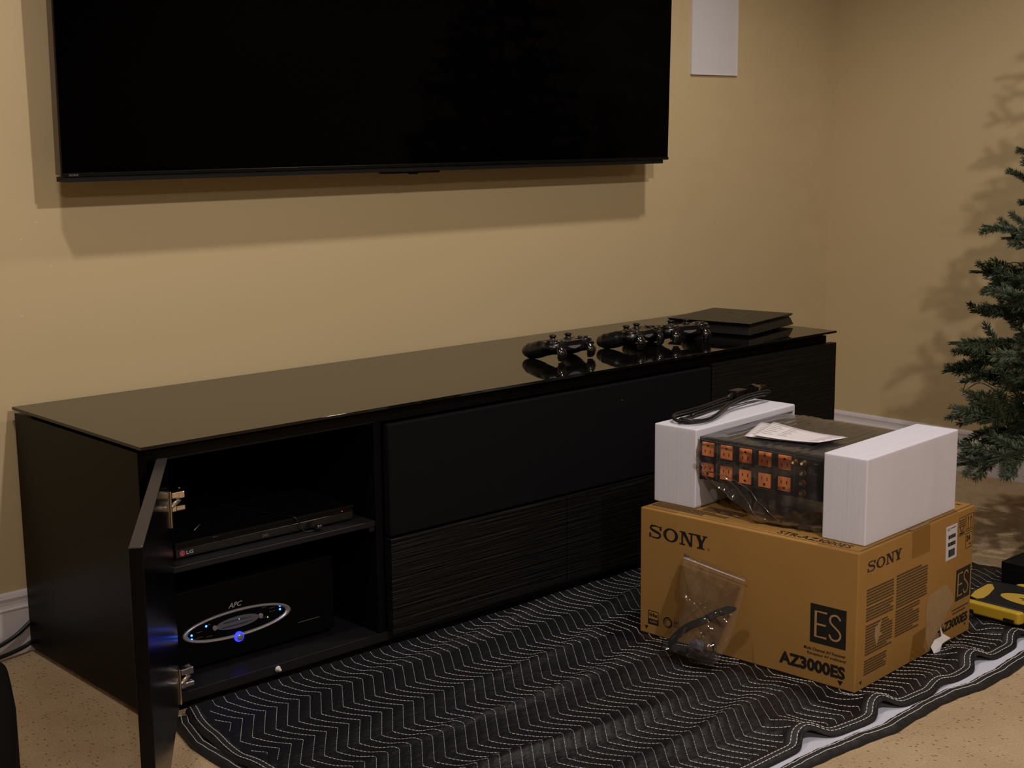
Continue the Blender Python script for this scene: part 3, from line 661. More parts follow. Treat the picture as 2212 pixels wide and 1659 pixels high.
# white shipping label with bar codes
pr = right(.0006); pr.rect(.3690, .2030, .4212, .2800); bowr(pr.b); lbx = pr.build('shipping_label', 'label', bx, bo, label='white paper shipping label with bar codes')
pr = right(.001); pr.text('UC2', .3745, .2700, .0120, .0055, .01); pr.para(.389, .2745, .416, .2725, .0025, 31)
r2 = random.Random(5)
for (v0, v1, a, c) in ((.2505, .2590, .380, .4135), (.2340, .2425, .3785, .4130), (.2095, .2260, .381, .411)):
    q = a
    while q < c: wd = r2.choice((.0006, .001, .0016)); pr.rect(q, v0, q+wd, v1); q += wd+r2.choice((.0006, .0009, .0012))
bowr(pr.b); pr.build('bar_codes', 'ink', bx, bo, kind='stuff')
# tape on the front-right face
pr = right(.0005); pr.rect(.2185, .2450, .2945, ZT-.001); bowr(pr.b); pr.build('packing_tape', 'tape', bx, bo)
pr = right(.0005); pr.poly([(.2240, .0125), (.2360, .0705), (.2896, .0760), (.2880, .030), (.3000, .0125)]); bowr(pr.b); pr.build('packing_tape', 'tape', bx, bo)
pr = right(.0005); pr.poly([(.2990, .1420), (.3400, .1480), (.3780, .1500), (.3990, .1300), (.4190, .1060), (.4120, .0960), (.3860, .0800), (.3740, .0560), (.3500, .0300), (.3300, .0150), (.3080, .0180), (.2940, .0420), (.2900, .0860), (.2880, .1200)]); bowr(pr.b); pr.build('scuffed_patch', 'torn', bx, bo)
pr = right(.0005); pr.poly([(.0720, .1320), (.0960, .1440), (.0900, .1180), (.1010, .1120), (.0880, .1080), (.0780, .0900), (.0700, .1140)]); bowr(pr.b); pr.build('scuffed_patch', 'torn', bx, bo)
rim = [(.310, .0120), (.314, .0240), (.330, .0350), (.348, .0430), (.354, .0600), (.361, .0420), (.378, .0300), (.372, .0200), (.352, .0122), (.330, .0118)]
tf = MB(); tf.add([(.342, -.016, .026)]+[(a, -.004-.010*(k % 3 == 0)-.004*(k > 4), c) for k, (a, c) in enumerate(rim)], [(0, 1+k, 1+(k+1) % len(rim)) for k in range(len(rim))])
X(tf, 'torn_paper_scrap', 'torn_paper', label='torn white paper scrap hanging at the bottom edge')
# lettering on the top
pr = Print((-.0, BW, ZT+.0020), (0, -1, 0), (1, 0, 0), .0004); pr.text('STR-AZ3000ES', S(.2030), .0150, .1720, .0215, .005); pr.build('top_lettering', 'ink', bx, bo)
pr = Print((-.0, BW, ZT+.0020), (0, -1, 0), (1, 0, 0), .0004); pr.para(S(.540), .055, S(.345), .020, .0070, 21); pr.para(S(.43), .095, S(.325), .060, .006, 22); pr.build('top_print', 'fine_ink', bx, bo, kind='stuff')
pr = Print((0, 0, ZT+.0020), (1, 0, 0), (0, 1, 0), .0004); pr.text('X', .470, .020, .014, .012); pr.build('top_mark', 'ink', bx, bo)

# ================================================================== FOAM BLOCKS
ZF = ZT+.0022
def pocket(t0, t1, s0, s1, z0, z1, side, pt0, pt1, pz0, pz1, dep):
    # block with a rectangular pocket sunk into its inner face (side = +1: face at s1, -1: face at s0)
    b = MB(); fs_ = s1 if side > 0 else s0; bk = s0 if side > 0 else s1; dp = fs_-side*dep
    o = [(t0, fs_, z0), (t1, fs_, z0), (t1, fs_, z1), (t0, fs_, z1)]; i = [(pt0, fs_, pz0), (pt1, fs_, pz0), (pt1, fs_, pz1), (pt0, fs_, pz1)]
    q = [(a, dp, c) for a, _, c in i]; k = [(a, bk, c) for a, _, c in o]
    return b.add(o+i+q+k, [(j, (j+1) % 4, 4+(j+1) % 4, 4+j) for j in range(4)]+[(4+j, 4+(j+1) % 4, 8+(j+1) % 4, 8+j) for j in range(4)]+[(8, 9, 10, 11)]+[(j, (j+1) % 4, 12+(j+1) % 4, 12+j) for j in range(4)]+[(12, 13, 14, 15)])
FT = .4860
for (t0, t1, s0, s1, side, lb) in ((.058, .458, .4430, .5590, -1, 'white foam end block under the coiled power cord'),
                                   (.0435, .434, .0120, .1120, 1, 'white foam end block nearest the camera, over the box corner')):
    o = ((t0+t1)/2, (s0+s1)/2, ZF)
    r = bthing('foam_block', o, lb, 'foam block', 'foam end blocks on the box')
    pocket(t0, t1, s0, s1, ZF, FT, side, .0735, .4270 if side > 0 else .4520, .3705, .4675, .022).build('block', 'foam', r, o, bevel=.003, seg=2)

# ================================================================== POWER CONDITIONER
uo = (.25, .277, .3725)
un = bthing('power_conditioner', uo, 'black power conditioner with ten orange outlets, held between two foam blocks', 'power conditioner')
MB().box(.0760, .425, .0925, .4625, .3722, .4660).build('chassis', 'unit', un, uo, bevel=.001)
pr = Print((.0758, .4625, 0), (0, -1, 0), (0, 0, 1), .0004); SS = lambda s: .4625-s
for a, c in ((.4425, .3985), (.3915, .3010), (.2975, .2010)):
    pr.stroke([(SS(a), .3765), (SS(c), .3765), (SS(c), .4615), (SS(a), .4615), (SS(a), .3761)], .0007)
for j in range(5): pr.para(SS(.4300-j*.0494), .4205, SS(.4160-j*.0494), .4190, .0018, 40+j, .3)
for j in range(3): pr.para(SS(.155), .450-j*.022, SS(.143), .4485-j*.022, .0018, 60+j)
pr.build('panel_print', 'line', un, uo, kind='stuff')
for row, (z0, z1) in enumerate(((.4272, .4577), (.3805, .4110))):
    for j in range(5):
        s1 = .4370-j*.0494; s0 = s1-.0312
        oc = MB().box(.0725, .0758, s0, s1, z0, z1).build('outlet', 'outlet', un, uo, bevel=.0006)
        h = MB(); cs = (s0+s1)/2; up = 1 if row == 0 else -1; zc = (z0+z1)/2
        for dx, hh in ((-.0068, .0075), (.0068, .0062)): h.box(.0721, .0724, cs+dx-.0011, cs+dx+.0011, zc-up*.0045-hh/2, zc-up*.0045+hh/2)
        P = [(cs-.0030, zc+up*.0060), (cs+.0030, zc+up*.0060), (cs+.0030, zc+up*.0085), (cs+.0015, zc+up*.0110), (cs-.0015, zc+up*.0110), (cs-.0030, zc+up*.0085)]
        h.prism(P, .0721, .0724, 0)
        h.build('slots', 'hole', oc, uo)
for (s, z) in ((.1977, .4479), (.1768, .4487), (.1770, .4267), (.1775, .4061), (.1772, .3849)):
    j = MB().lathe([(.0066, 0), (.0066, .003), (.0050, .0031), (.0050, .012), (.0046, .0125), (.0030, .0126), (.0030, .009)], (.0757, s, z), (-1, 0, 0), 18).build('coaxial_jack', 'gold', un, uo, bevel=.0003)
    MB().lathe([(.0026, 0), (.0026, .004)], (.0665, s, z), (-1, 0, 0), 12).build('jack_core', 'whiteplastic', j, uo)
# plastic film over it
def filmf(a, b):
    s = .4405-a*(.4405-.1150)
    wr = .0016*math.sin(37*a+5*b)+.0012*math.sin(61*a-9*b+1)
    L1 = .30; # length over the top
    if b < .55:
        q = 1-b/.55; t = .0715+q*.345; z = .4685+.002*abs(math.sin(11*a+6*q))*min(1, q*4)+abs(wr)*.6; return (t, s, z)
    q = (b-.55)/.45
    low = .408-.075*min(1, max(0, (a-.02)/.45))-.022*min(1, max(0, a-.47)/.1)
    low = np.interp(a, [0, .06, .17, .37, .52, .60, .8, 1.0], [.398, .380, .372, .342, .3145, .3125, .3122, .3120])
    z = .4675+(low-.4675)*q
    t = .0640-.012*math.sin(math.pi*q)**2*.5-.020*q**2*(.3+.7*math.sin(math.pi*min(1, a*1.1)))+wr*1.6*q+.004*math.sin(9*a+14*q)*q
    return (t, s, z)
fo = (.25, .277, .47)
ff = bthing('plastic_film', fo, 'clear plastic bag draped over the power conditioner', 'plastic bag')
MB().grid(filmf, 60, 70).build('film', 'film', ff, fo, smooth=True)
rd = MB()
for pts in ([(0.0, .80), (.10, .88), (.25, .86), (.42, .93), (.58, .985), (.72, .97)], [(.04, .93), (.2, .86), (.38, .84), (.55, .9), (.70, .985)], [(.0, .97), (.15, .99), (.35, .99)]):
    P = [Vector(filmf(*p))+Vector((-.0015, 0, 0)) for p in smooth_pts([(a, c, 0) for a, c in pts], 5) and [(q.x, q.y) for q in smooth_pts([(a, c, 0) for a, c in pts], 5)]]
    rd.tube(P, .0011, 6)
rd.build('fold_ridges', 'film', ff, fo, smooth=True)

# ---- warranty cards on the unit
po = (.40, .40, .4715)
def card_fn(P00, P10, P11, P01, z, lift):
    def f(a, b):
        x = (P00[0]*(1-a)+P10[0]*a)*(1-b)+(P01[0]*(1-a)+P11[0]*a)*b; y = (P00[1]*(1-a)+P10[1]*a)*(1-b)+(P01[1]*(1-a)+P11[1]*a)*b
        return (x, y, z+lift*(2*a-1)**2+.0012*math.sin(3*a+2*b))
    return f
import builtins
# corner order: near-left, near-right, far-right, far-left in (t, s)
cards = [((.118, .357, ), (.150, .205), (.258, .190), (.268, .412), .4722, .002, 'white leaflet underneath, on the plastic over the power conditioner'),
         ((.118, .334), (.142, .184), (.232, .168), (.262, .375), .4762, .004, 'white leaflet lying topmost on the wrapped power conditioner')]
for i, (a, b_, c, d_, z, lf, lb) in enumerate(cards):
    f = card_fn(a, b_, c, d_, z, lf); g = MB().grid(f, 14, 6); o5 = ((a[0]+c[0])/2, (a[1]+c[1])/2, z)
    r = bthing('leaflet', o5, lb, 'leaflet', 'leaflets on the wrapped unit')
    sh = g.build('sheet', 'paper', r, o5, smooth=True); sd = sh.modifiers.new('s', 'SOLIDIFY'); sd.thickness = .0004
    tb = MB()
    for (a0, a1, n0, n1, ph) in ((.06, .22, .2, .9, .5), (.28, .42, .25, .9, .2), (.80, .94, .12, .85, .7)):
        for k in range(7):
            bb = n0+(n1-n0)*k/6; p = [Vector(f(a0, bb)), Vector(f(a1-.05*((k*3) % 2), bb)), Vector(f(a1-.05*((k*3) % 2), bb+.025)), Vector(f(a0, bb+.025))]
            tb.add([q+Vector((0, 0, .0006)) for q in p], [(0, 1, 2, 3)])
    tb.build('print', 'grey_ink', r, o5)['kind'] = 'stuff'

# ================================================================== COILED POWER CORD
ko = (.27, .53, .4865)
kd = bthing('mains_lead', ko, 'coiled black power cord with gold-bladed plug on the rear foam block', 'power cord')
zz = .4865+.0048
path = [(.345, .562, zz+.011), (.290, .556, zz+.010), (.225, .547, zz+.009), (.160, .545, zz+.008), (.110, .541, zz+.008), (.085, .523, zz+.004), (.088, .500, zz), (.118, .481, zz), (.165, .480, zz), (.220, .496, zz), (.285, .512, zz+.008),
        (.350, .512, zz+.014), (.410, .512, zz+.016), (.445, .520, zz+.010), (.440, .535, zz+.006), (.400, .541, zz+.004), (.330, .541, zz+.002), (.260, .541, zz), (.190, .531, zz), (.135, .524, zz), (.098, .515, zz), (.078, .497, zz+.009), (.092, .474, zz+.006), (.130, .466, zz+.003), (.190, .478, zz+.007), (.260, .500, zz+.014),
        (.340, .507, zz+.022), (.420, .506, zz+.023), (.449, .511, zz+.018), (.440, .524, zz+.012), (.400, .530, zz+.010), (.340, .526, zz+.009), (.270, .517, zz+.012), (.190, .512, zz+.009), (.130, .508, zz+.008)]
MB().tube(smooth_pts(path, 5), .0042, 10).build('cable', 'rubber', kd, ko, smooth=True)
pl_ = MB(); pl_.tube([(.345, .562, zz+.011), (.363, .566, zz+.012), (.376, .568, zz+.013)], [.0055, .0062, .0075], 12)
pl_.build('strain_relief', 'rubber', kd, ko, smooth=True)
MB().cbox((.398, .568, zz+.013), (.044, .030, .022)).build('connector', 'blackplastic', kd, ko, bevel=.003)
p2 = MB(); p2.lathe([(.0135, 0), (.0135, .010), (.0105, .018), (.0075, .030), (.006, .034)], (.405, .533, zz+.026), (.97, .03, .05), 20); p2.build('plug', 'gloss_black', kd, ko, smooth=False, bevel=.001)
for q in (-.006, .006): MB().cbox((.449, .534+q, zz+.029), (.019, .0016, .0062)).build('plug_blade', 'gold', kd, ko, bevel=.0004)

# ================================================================== ZIP BAG
zo = (-.06, .35, .03)
zb = bthing('zip_bag', zo, 'clear zip bag holding a black strap, leaning on the left face of the box', 'plastic bag')
TL, TR = Vector((-.010, .4215, .2170)), Vector((-.010, .2608, .1985))
BLp = [(-.013, .4205, .2158), (-.0341, .4129, .1783), (-.0521, .4012, .1456), (-.0581, .3850, .1331), (-.0795, .3863, .0964), (-.0993, .3960, .0631), (-.1143, .4030, .0385)]
BRp = [(-.0124, .2600, .1978), (-.0307, .2534, .1651), (-.0511, .2517, .1298), (-.0686, .2504, .0993), (-.0841, .2520, .0726), (-.0999, .2583, .0495), (-.1134, .2700, .0312)]
BLs = smooth_pts(BLp, 8); BRs = smooth_pts(BRp, 8)
def edge_at(E, b):
    f = min(max(b, 0), 1)*(len(E)-1); i = min(int(f), len(E)-2); return E[i].lerp(E[i+1], f-i)
def bagf(side):
    r = random.Random(5 if side > 0 else 9); cr = []
    for _ in range(26):   # random straight creases, each a fold line
        a0, b0 = r.random(), .12+.88*r.random()**.8; th = r.uniform(0, math.pi); cr.append((a0, b0, math.cos(th), math.sin(th), r.uniform(.10, .35), r.uniform(.3, 1)*r.choice((-1, 1)), r.uniform(.03, .09)))
    nn_ = Vector((-.86, 0, .50)).normalized()
    def f(a, b):
        P = edge_at(BLs, b).lerp(edge_at(BRs, b), a)
        e = math.sin(math.pi*min(max(a, 0), 1)); puff = (.004+.020*b)*e**.7*(math.sin(math.pi*min(1, b*.97+.01))**.4)
        w_ = 0
        for a0, b0, cx, sx, L_, am, wd in cr:
            x = (a-a0)*1.0; y = (b-b0)*1.45; u_ = x*cx+y*sx; v_ = -x*sx+y*cx
            w_ += am*max(0, 1-abs(v_)/wd)*math.exp(-(u_/L_)**2)
        P = P+nn_*(side*puff+.0050*w_*min(1, b*2.0+.15)*e**.4)
        if P.x > -.0062: P.x = -.0062
        zl = .0315+.003*abs(math.sin(9*a+side))
        if P.z < zl: P.z = zl
        return P
    return f
MB().grid(bagf(1), 60, 84).build('film', 'bagfilm', zb, zo, smooth=True)
MB().grid(bagf(-1), 60, 84).build('film', 'bagfilm', zb, zo, smooth=True)
MB().grid(lambda a, b: (TL*(1-a)+TR*a)+Vector((-.0015, 0, .008-.016*b)), 12, 2).build('top_hem', 'bagfilm', zb, zo)
MB().tube([(TL*(1-a/8)+TR*a/8)+Vector((-.0025, 0, -.004)) for a in range(9)], .0013, 6).build('zip_strip', 'torn_paper', zb, zo, smooth=True)
so = (-.05, .35, .05)
sp = bthing('black_strap', so, 'curved black strap inside the clear zip bag', 'strap')
pts = smooth_pts([(-.0443, .2600, .1421), (-.0497, .2796, .1354), (-.058, .3032, .1239), (-.0692, .3251, .1073), (-.0804, .3531, .0913), (-.0935, .3738, .0711), (-.1040, .383, .0530), (-.1060, .370, .0440), (-.1040, .345, .0420)], 6)
b = MB(); n = len(pts); vs = []
for i, p in enumerate(pts):
    tg = (pts[min(i+1, n-1)]-pts[max(i-1, 0)]).normalized(); nn = Vector((-.8, 0, .6)); sdv = tg.cross(nn).normalized(); wd = .0085*min(1, .35+i*.12) ; th = nn*.0018
    vs += [p+sdv*wd+th, p-sdv*wd+th, p-sdv*wd-th, p+sdv*wd-th]
b.add(vs, [(4*i+k, 4*i+(k+1) % 4, 4*i+4+(k+1) % 4, 4*i+4+k) for i in range(n-1) for k in range(4)]+[(3, 2, 1, 0), tuple(4*(n-1)+k for k in range(4))])
b.build('strap', 'rubber', sp, so, bevel=.001)
b = MB().tube(smooth_pts([(-.104, .33, .042), (-.108, .305, .040), (-.103, .283, .045), (-.092, .280, .058), (-.084, .290, .068)], 5), .0065, 10, flat=.5); b.build('buckle_loop', 'rubber', sp, so, smooth=True)
MB().cbox((-.088, .325, .058), (.020, .036, .016)).build('buckle', 'lightbar', sp, so, bevel=.003)

# ================================================================== QUILTED PAD
PX0, PX1, PYB = .030, 2.062, -.592
zx = [-.594]; 
vy = [-.56, -.622, -.712, -.800, -.882]; vy += [-.882-.0785*k for k in range(1, 9)]
vx = [.020, 0]; sgn = 1
for i in range(2, len(vy)): vx.append(vx[-1]+(.0335 if i % 2 == 0 else -.0600)*(1.0))
vy[-2:] = [-1.428, -1.497]; vy += [-1.56]; vx.append(vx[-1]-.0600)
vy = np.array(vy); vx = np.array(vx); SP = .0262; X00 = .3023
def zigx(y): return np.interp(-y, -vy, vx)
def ss(e0, e1, x): t = np.clip((x-e0)/(e1-e0), 0, 1); return t*t*(3-2*t)
rs = np.random.RandomState(4)
WV = [(rs.uniform(-4, 4), rs.uniform(9, 22)*rs.choice([-1, 1]), rs.uniform(0, 6.28), rs.uniform(.3, 1)) for _ in range(7)]
WV2 = [(rs.uniform(-30, 30), rs.uniform(-38, 38), rs.uniform(0, 6.28), rs.uniform(.3, 1)) for _ in range(16)]
ARCH = [(.55, .9), (.855, 1.2), (1.075, 1.15), (1.27, .35), (1.44, 1.1), (1.635, .9), (1.85, .8)]
YFR = -1.555
def padh(x, y, puff=True):
    x = np.asarray(x, float); y = np.asarray(y, float)
    h = .0195+.0026*np.sin(2*np.pi*(-y-.60)/.157+1.1+.9*np.sin(2.1*x+.5))
    a = sum(w*np.sin(p*x+q*y+r) for p, q, r, w in WV)/7; h = h+.006*a
    c = sum(w*(1-2*np.abs(np.sin(p*x+q*y+r))) for p, q, r, w in WV2)/16; h = h+.0065*c*ss(.25, .9, x)
    # diagonal wrinkle ridges right of the middle
    for (x0, y0, dx, dy, L, wd, am) in ((.75, -.66, 1, .12, .35, .020, .010), (.62, -1.02, 1, .05, .40, .022, .012), (.90, -.86, 1, .10, .35, .02, .009), (.50, -1.22, 1, -.05, .35, .022, .012), (.78, -1.35, 1, .1, .25, .022, .010), (1.25, -.72, .9, .3, .2, .02, .010)):
        ln = math.hypot(dx, dy); ux, uy = dx/ln, dy/ln; al = (x-x0)*ux+(y-y0)*uy; pe = -(x-x0)*uy+(y-y0)*ux
        pe = pe-.012*np.sin(9*al+x0*7)
        h = h+am*np.exp(-(al/L)**2)*np.exp(-(pe/wd)**2)
    if puff:
        u_ = (x-X00-zigx(y))/SP; f = np.abs(u_-np.round(u_))*2; h = h+.0022*np.sqrt(np.clip(f, 0, 1))-.001
    h = h*(1-.38*ss(-1.38, -1.53, y))
    # lifted scallops at the front hem
    for ax, am in ARCH: h = h+am*.018*np.exp(-((x-ax-.10*(y-YFR))/.034)**2)*ss(-1.36, -1.53, y)
    # flattened under the carton
    P = np.stack([x-BB.x, y-BB.y]); cr, sr = math.cos(RZ), math.sin(RZ); t_ = cr*P[0]+sr*P[1]; s_ = -sr*P[0]+cr*P[1]
    m = ss(-.05, -.003, t_)*ss(BD+.05, BD+.003, t_)*ss(-.05, -.003, s_)*ss(BW+.05, BW+.003, s_)
    h = h*(1-m)+.0098*m
    m2 = ss(-.004, .03, YF+.018-y)   # tucked low against the cabinet
    h = np.where(y > -.64, h*.85+.003, h)
    return np.clip(h, .0135 if False else .0095, None)
def xl(y): return np.interp(-y, [.59, .647, .722, .787, .859, .93, 1.0, 1.25, 1.6], [.074, .057, .041, .030, .024, .028, .034, .05, .05])
def yfr(x): 
    x = np.asarray(x, float); base = np.interp(x, [0, .64, .84, .99, 1.22, 1.34, 1.63, 2.1], [-1.527, -1.527, -1.527, -1.543, -1.549, -1.546, -1.530, -1.512])
    for ax, am in ARCH: base = base+am*.019*np.exp(-(np.abs(x-ax)/.036)**2.6)
    return base
NX, NY = 640, 300
U_, V_ = np.meshgrid(np.linspace(0, 1, NX+1), np.linspace(0, 1, NY+1))
Xg = PX0+(PX1-PX0)*U_; 
yb = np.full_like(Xg, PYB); Yf = yfr(Xg); Yg = yb+(Yf-yb)*V_
lx = xl(Yg); Xg = lx+(PX1-lx)*U_; Xg = Xg+.012*np.sin(Yg*11)*U_**8
Zg = padh(Xg, Yg)
edge = np.minimum(np.minimum(V_*0+1, (1-V_)/.02), U_/.012); 
Zg = np.where((1-V_) < .03, Zg-.0*Zg, Zg)
def grid_mesh(name, Xg, Yg, Zg, m, parent, zlow, origin=(0, 0, 0)):
    ny, nx = Xg.shape; v = np.stack([Xg, Yg, Zg], -1).reshape(-1, 3)
    idx = np.arange(nx*ny).reshape(ny, nx); q = np.stack([idx[:-1, :-1], idx[1:, :-1], idx[1:, 1:], idx[:-1, 1:]], -1).reshape(-1, 4)
    ring = np.concatenate([idx[0, :], idx[1:, -1], idx[-1, -2::-1], idx[-2:0:-1, 0]]); n0 = len(v)
    low = v[ring].copy(); low[:, 2] = np.maximum(zlow, low[:, 2]-.007) if zlow is not None else low[:, 2]-.006
    v = np.concatenate([v, low]); k = len(ring); r2_ = np.arange(k)
    sk = np.stack([ring[r2_], ring[(r2_+1) % k], n0+(r2_+1) % k, n0+r2_], -1)
    q = np.concatenate([q, sk]); v = v-np.array(origin)
    me = bpy.data.meshes.new(name); me.vertices.add(len(v)); me.vertices.foreach_set('co', v.ravel())
    me.loops.add(q.size); me.loops.foreach_set('vertex_index', q.ravel()); me.polygons.add(len(q))
    me.polygons.foreach_set('loop_start', np.arange(len(q))*4); me.polygons.foreach_set('loop_total', np.full(len(q), 4))
    me.update(calc_edges=True); me.validate(); me.polygons.foreach_set('use_smooth', [True]*len(me.polygons))
    me.materials.append(M[m]); o = bpy.data.objects.new(name, me); COL.objects.link(o); o.parent = parent; return o
pad = thing('moving_blanket', (1.05, -1.08, 0), 'black quilted moving blanket with white zigzag stitching spread on the carpet', 'blanket')
pO = (1.05, -1.08, 0)
grid_mesh('top_layer', Xg, Yg, Zg, 'pad', pad, .0088, pO)
# lower folded layer, white side up
def yfl(x):
    x = np.asarray(x, float); base = np.interp(x, [0, .7, .84, 1.03, 1.19, 1.36, 1.53, 2.1], [-1.575, -1.575, -1.578, -1.590, -1.586, -1.596, -1.590, -1.57]); return base+.003*np.sin(17*x)+.0012*np.sin(41*x+1)
def xll(y): return np.interp(-y, [.55, .637, .7286, .7986, .87, 1.0, 1.3, 1.6], [.070, .030, .009, .006, .006, .012, .02, .02])
U2, V2 = np.meshgrid(np.linspace(0, 1, 301), np.linspace(0, 1, 121))
Y2 = -.60+(yfl(.02+2.04*U2)+.600)*V2; l2 = xll(Y2); X2 = l2+(2.045-l2)*U2
Z2 = .0046+.0006*np.sin(40*X2)*np.sin(31*Y2); Z2 = Z2+.0035*ss(.985, .999, V2)*0
grid_mesh('lower_layer', X2, Y2, Z2, 'pad_white', pad, .001, pO)
def ribbon(cx, cy, cz, nrm_in, wid, hgt, name, m, K=8):
    # rounded binding band along a curve (numpy arrays), spreading inwards by wid
    b = MB(); n = len(cx); vs = []
    for i in range(n):
        for k in range(K+1):
            a = math.pi*k/K; d_ = wid*(1-math.cos(a))/2; vs.append((cx[i]+nrm_in[i][0]*d_, cy[i]+nrm_in[i][1]*d_, cz[i]+hgt[i]*math.sin(a)**.6 if hasattr(hgt, '__len__') else cz[i]+hgt*math.sin(a)**.6))
    b.add(vs, [(i*(K+1)+k, i*(K+1)+k+1, (i+1)*(K+1)+k+1, (i+1)*(K+1)+k) for i in range(n-1) for k in range(K)])
    return b.build(name, m, pad, pO, smooth=True)
def normals(cx, cy, s):
    tx = np.gradient(cx); ty = np.gradient(cy); l = np.hypot(tx, ty); return np.stack([-ty/l*s, tx/l*s], -1)
# lower binding front + left, as one path: start at the cabinet on the left, down the left side, along the front
yy = np.linspace(-.60, -1.57, 260); lxx = xll(yy); fx = np.linspace(.035, 2.05, 900); fy = yfl(fx)
jit = .0009*np.sin(60*fx)+.0006*np.sin(121*fx+1)
for (cx, cy) in ((lxx, yy), (fx, fy+jit)):
    nn = normals(cx, cy, 1); h_ = .0105+.0012*np.sin(np.arange(len(cx))*.13)+.0005*np.sin(np.arange(len(cx))*.5)
    ribbon(cx-nn[:, 0]*.007, cy-nn[:, 1]*.007, np.full(len(cx), .0012), nn, .036, h_, 'lower_binding', 'pad_bind')
# upper binding
ly = np.linspace(-.60, -1.545, 300); lx2 = xl(ly); ux = np.linspace(.052, 2.055, 1000); uy = yfr(ux)
for (cx, cy) in ((lx2, ly), (ux, uy)):
    nn = normals(cx, cy, 1); cz = padh(cx, cy, False)-.0055
    mid = padh(cx+nn[:, 0]*.014, cy+nn[:, 1]*.014, False)
    h_ = np.maximum(mid-cz, .004)+.0035; ribbon(cx-nn[:, 0]*.006, cy-nn[:, 1]*.006, cz-.002, nn, .034, h_, 'upper_binding', 'pad_bind')
# stitching
DV = []; DF = []
def dashes(P, dash=.0062, gap=.0020, wd=.0015, th=.0009, lift=.0006, hf=None):
    P = np.asarray(P, float); seg = np.hypot(*(P[1:, :2]-P[:-1, :2]).T); cum = np.concatenate([[0], np.cumsum(seg)]); s_ = 0.0
    while s_+dash < cum[-1]:
        for q0, q1 in ((s_, s_+dash),):
            A = np.array([np.interp(q0, cum, P[:, k]) for k in range(P.shape[1])]); B_ = np.array([np.interp(q1, cum, P[:, k]) for k in range(P.shape[1])])
            za = (hf(A[0], A[1]) if hf else A[2])+lift; zb = (hf(B_[0], B_[1]) if hf else B_[2])+lift
            d_ = B_[:2]-A[:2]; l = np.hypot(*d_)
            if l < 1e-5: continue
            nx_, ny_ = -d_[1]/l*wd/2, d_[0]/l*wd/2; k = len(DV)
            for (X_, z_) in ((A, za), (B_, zb)):
                DV.extend([(X_[0]+nx_, X_[1]+ny_, z_-th*.4), (X_[0], X_[1], z_+th*.6), (X_[0]-nx_, X_[1]-ny_, z_-th*.4)])
            DF.extend([(k, k+1, k+4, k+3), (k+1, k+2, k+5, k+4), (k, k+2, k+1), (k+3, k+4, k+5)])
        s_ += dash+gap
hgrid = lambda x, y: float(padh(x, y, True))
def clipline(pts):
    out = []; cur = []
    for (x, y) in pts:
        ok = (x > xl(y)+.034) and (x < PX1-.03) and (y > yfr(x)+.024) and (y < PYB+.0005)
        tt, s2 = (np.cos(RZ)*(x-BB.x)+np.sin(RZ)*(y-BB.y)), (-np.sin(RZ)*(x-BB.x)+np.cos(RZ)*(y-BB.y))
        if 0.004 < tt < BD-.004 and .004 < s2 < BW-.004: ok = False
        if ok: cur.append((x, y))
        else:
            if len(cur) > 3: out.append(cur)
            cur = []
    if len(cur) > 3: out.append(cur)
    return out
for k in range(-12, 90):
    pts = []
    for i in range(len(vy)-1):
        for q in range(12): f = q/12; pts.append((X00+SP*k+vx[i]*(1-f)+vx[i+1]*f, vy[i]*(1-f)+vy[i+1]*f))
    for c in clipline(pts): dashes(c, hf=hgrid)
def bandst(cx, cy, off, zf, dash=.007, gap=.0025):
    nn = normals(cx, cy, 1); dashes(np.stack([cx+nn[:, 0]*off, cy+nn[:, 1]*off, zf(cx, cy, nn, off)], -1), dash, gap, .0017, .0009, .0008)
for (cx, cy) in ((lx2, ly), (ux, uy)):
    nn = normals(cx, cy, 1); cz = padh(cx, cy, False)-.0055; mid = padh(cx+nn[:, 0]*.014, cy+nn[:, 1]*.014, False); h_ = np.maximum(mid-cz, .004)+.0035
    for off in (.010, .021):
        fr_ = off/.034; zz_ = cz-.002+h_*math.sin(math.acos(1-2*fr_))**.6
        dashes(np.stack([cx+nn[:, 0]*(off-.006), cy+nn[:, 1]*(off-.006), zz_], -1), .007, .0028, .0017, .0009, .0008)
for (cx, cy) in ((lxx, yy), (fx, fy+jit)):
    nn = normals(cx, cy, 1); h_ = .0105+.0012*np.sin(np.arange(len(cx))*.13)+.0005*np.sin(np.arange(len(cx))*.5)
    for off in (.013, .025):
        fr_ = off/.036; dashes(np.stack([cx+nn[:, 0]*(off-.007), cy+nn[:, 1]*(off-.007), .0012+h_*math.sin(math.acos(1-2*fr_))**.6], -1), .012, .0012, .0016, .0009, .0008)
b = MB(); b.v = DV; b.f = DF; st = b.build('stitching', 'thread', pad, pO); st['kind'] = 'stuff'; st['label'] = 'white zigzag stitching'

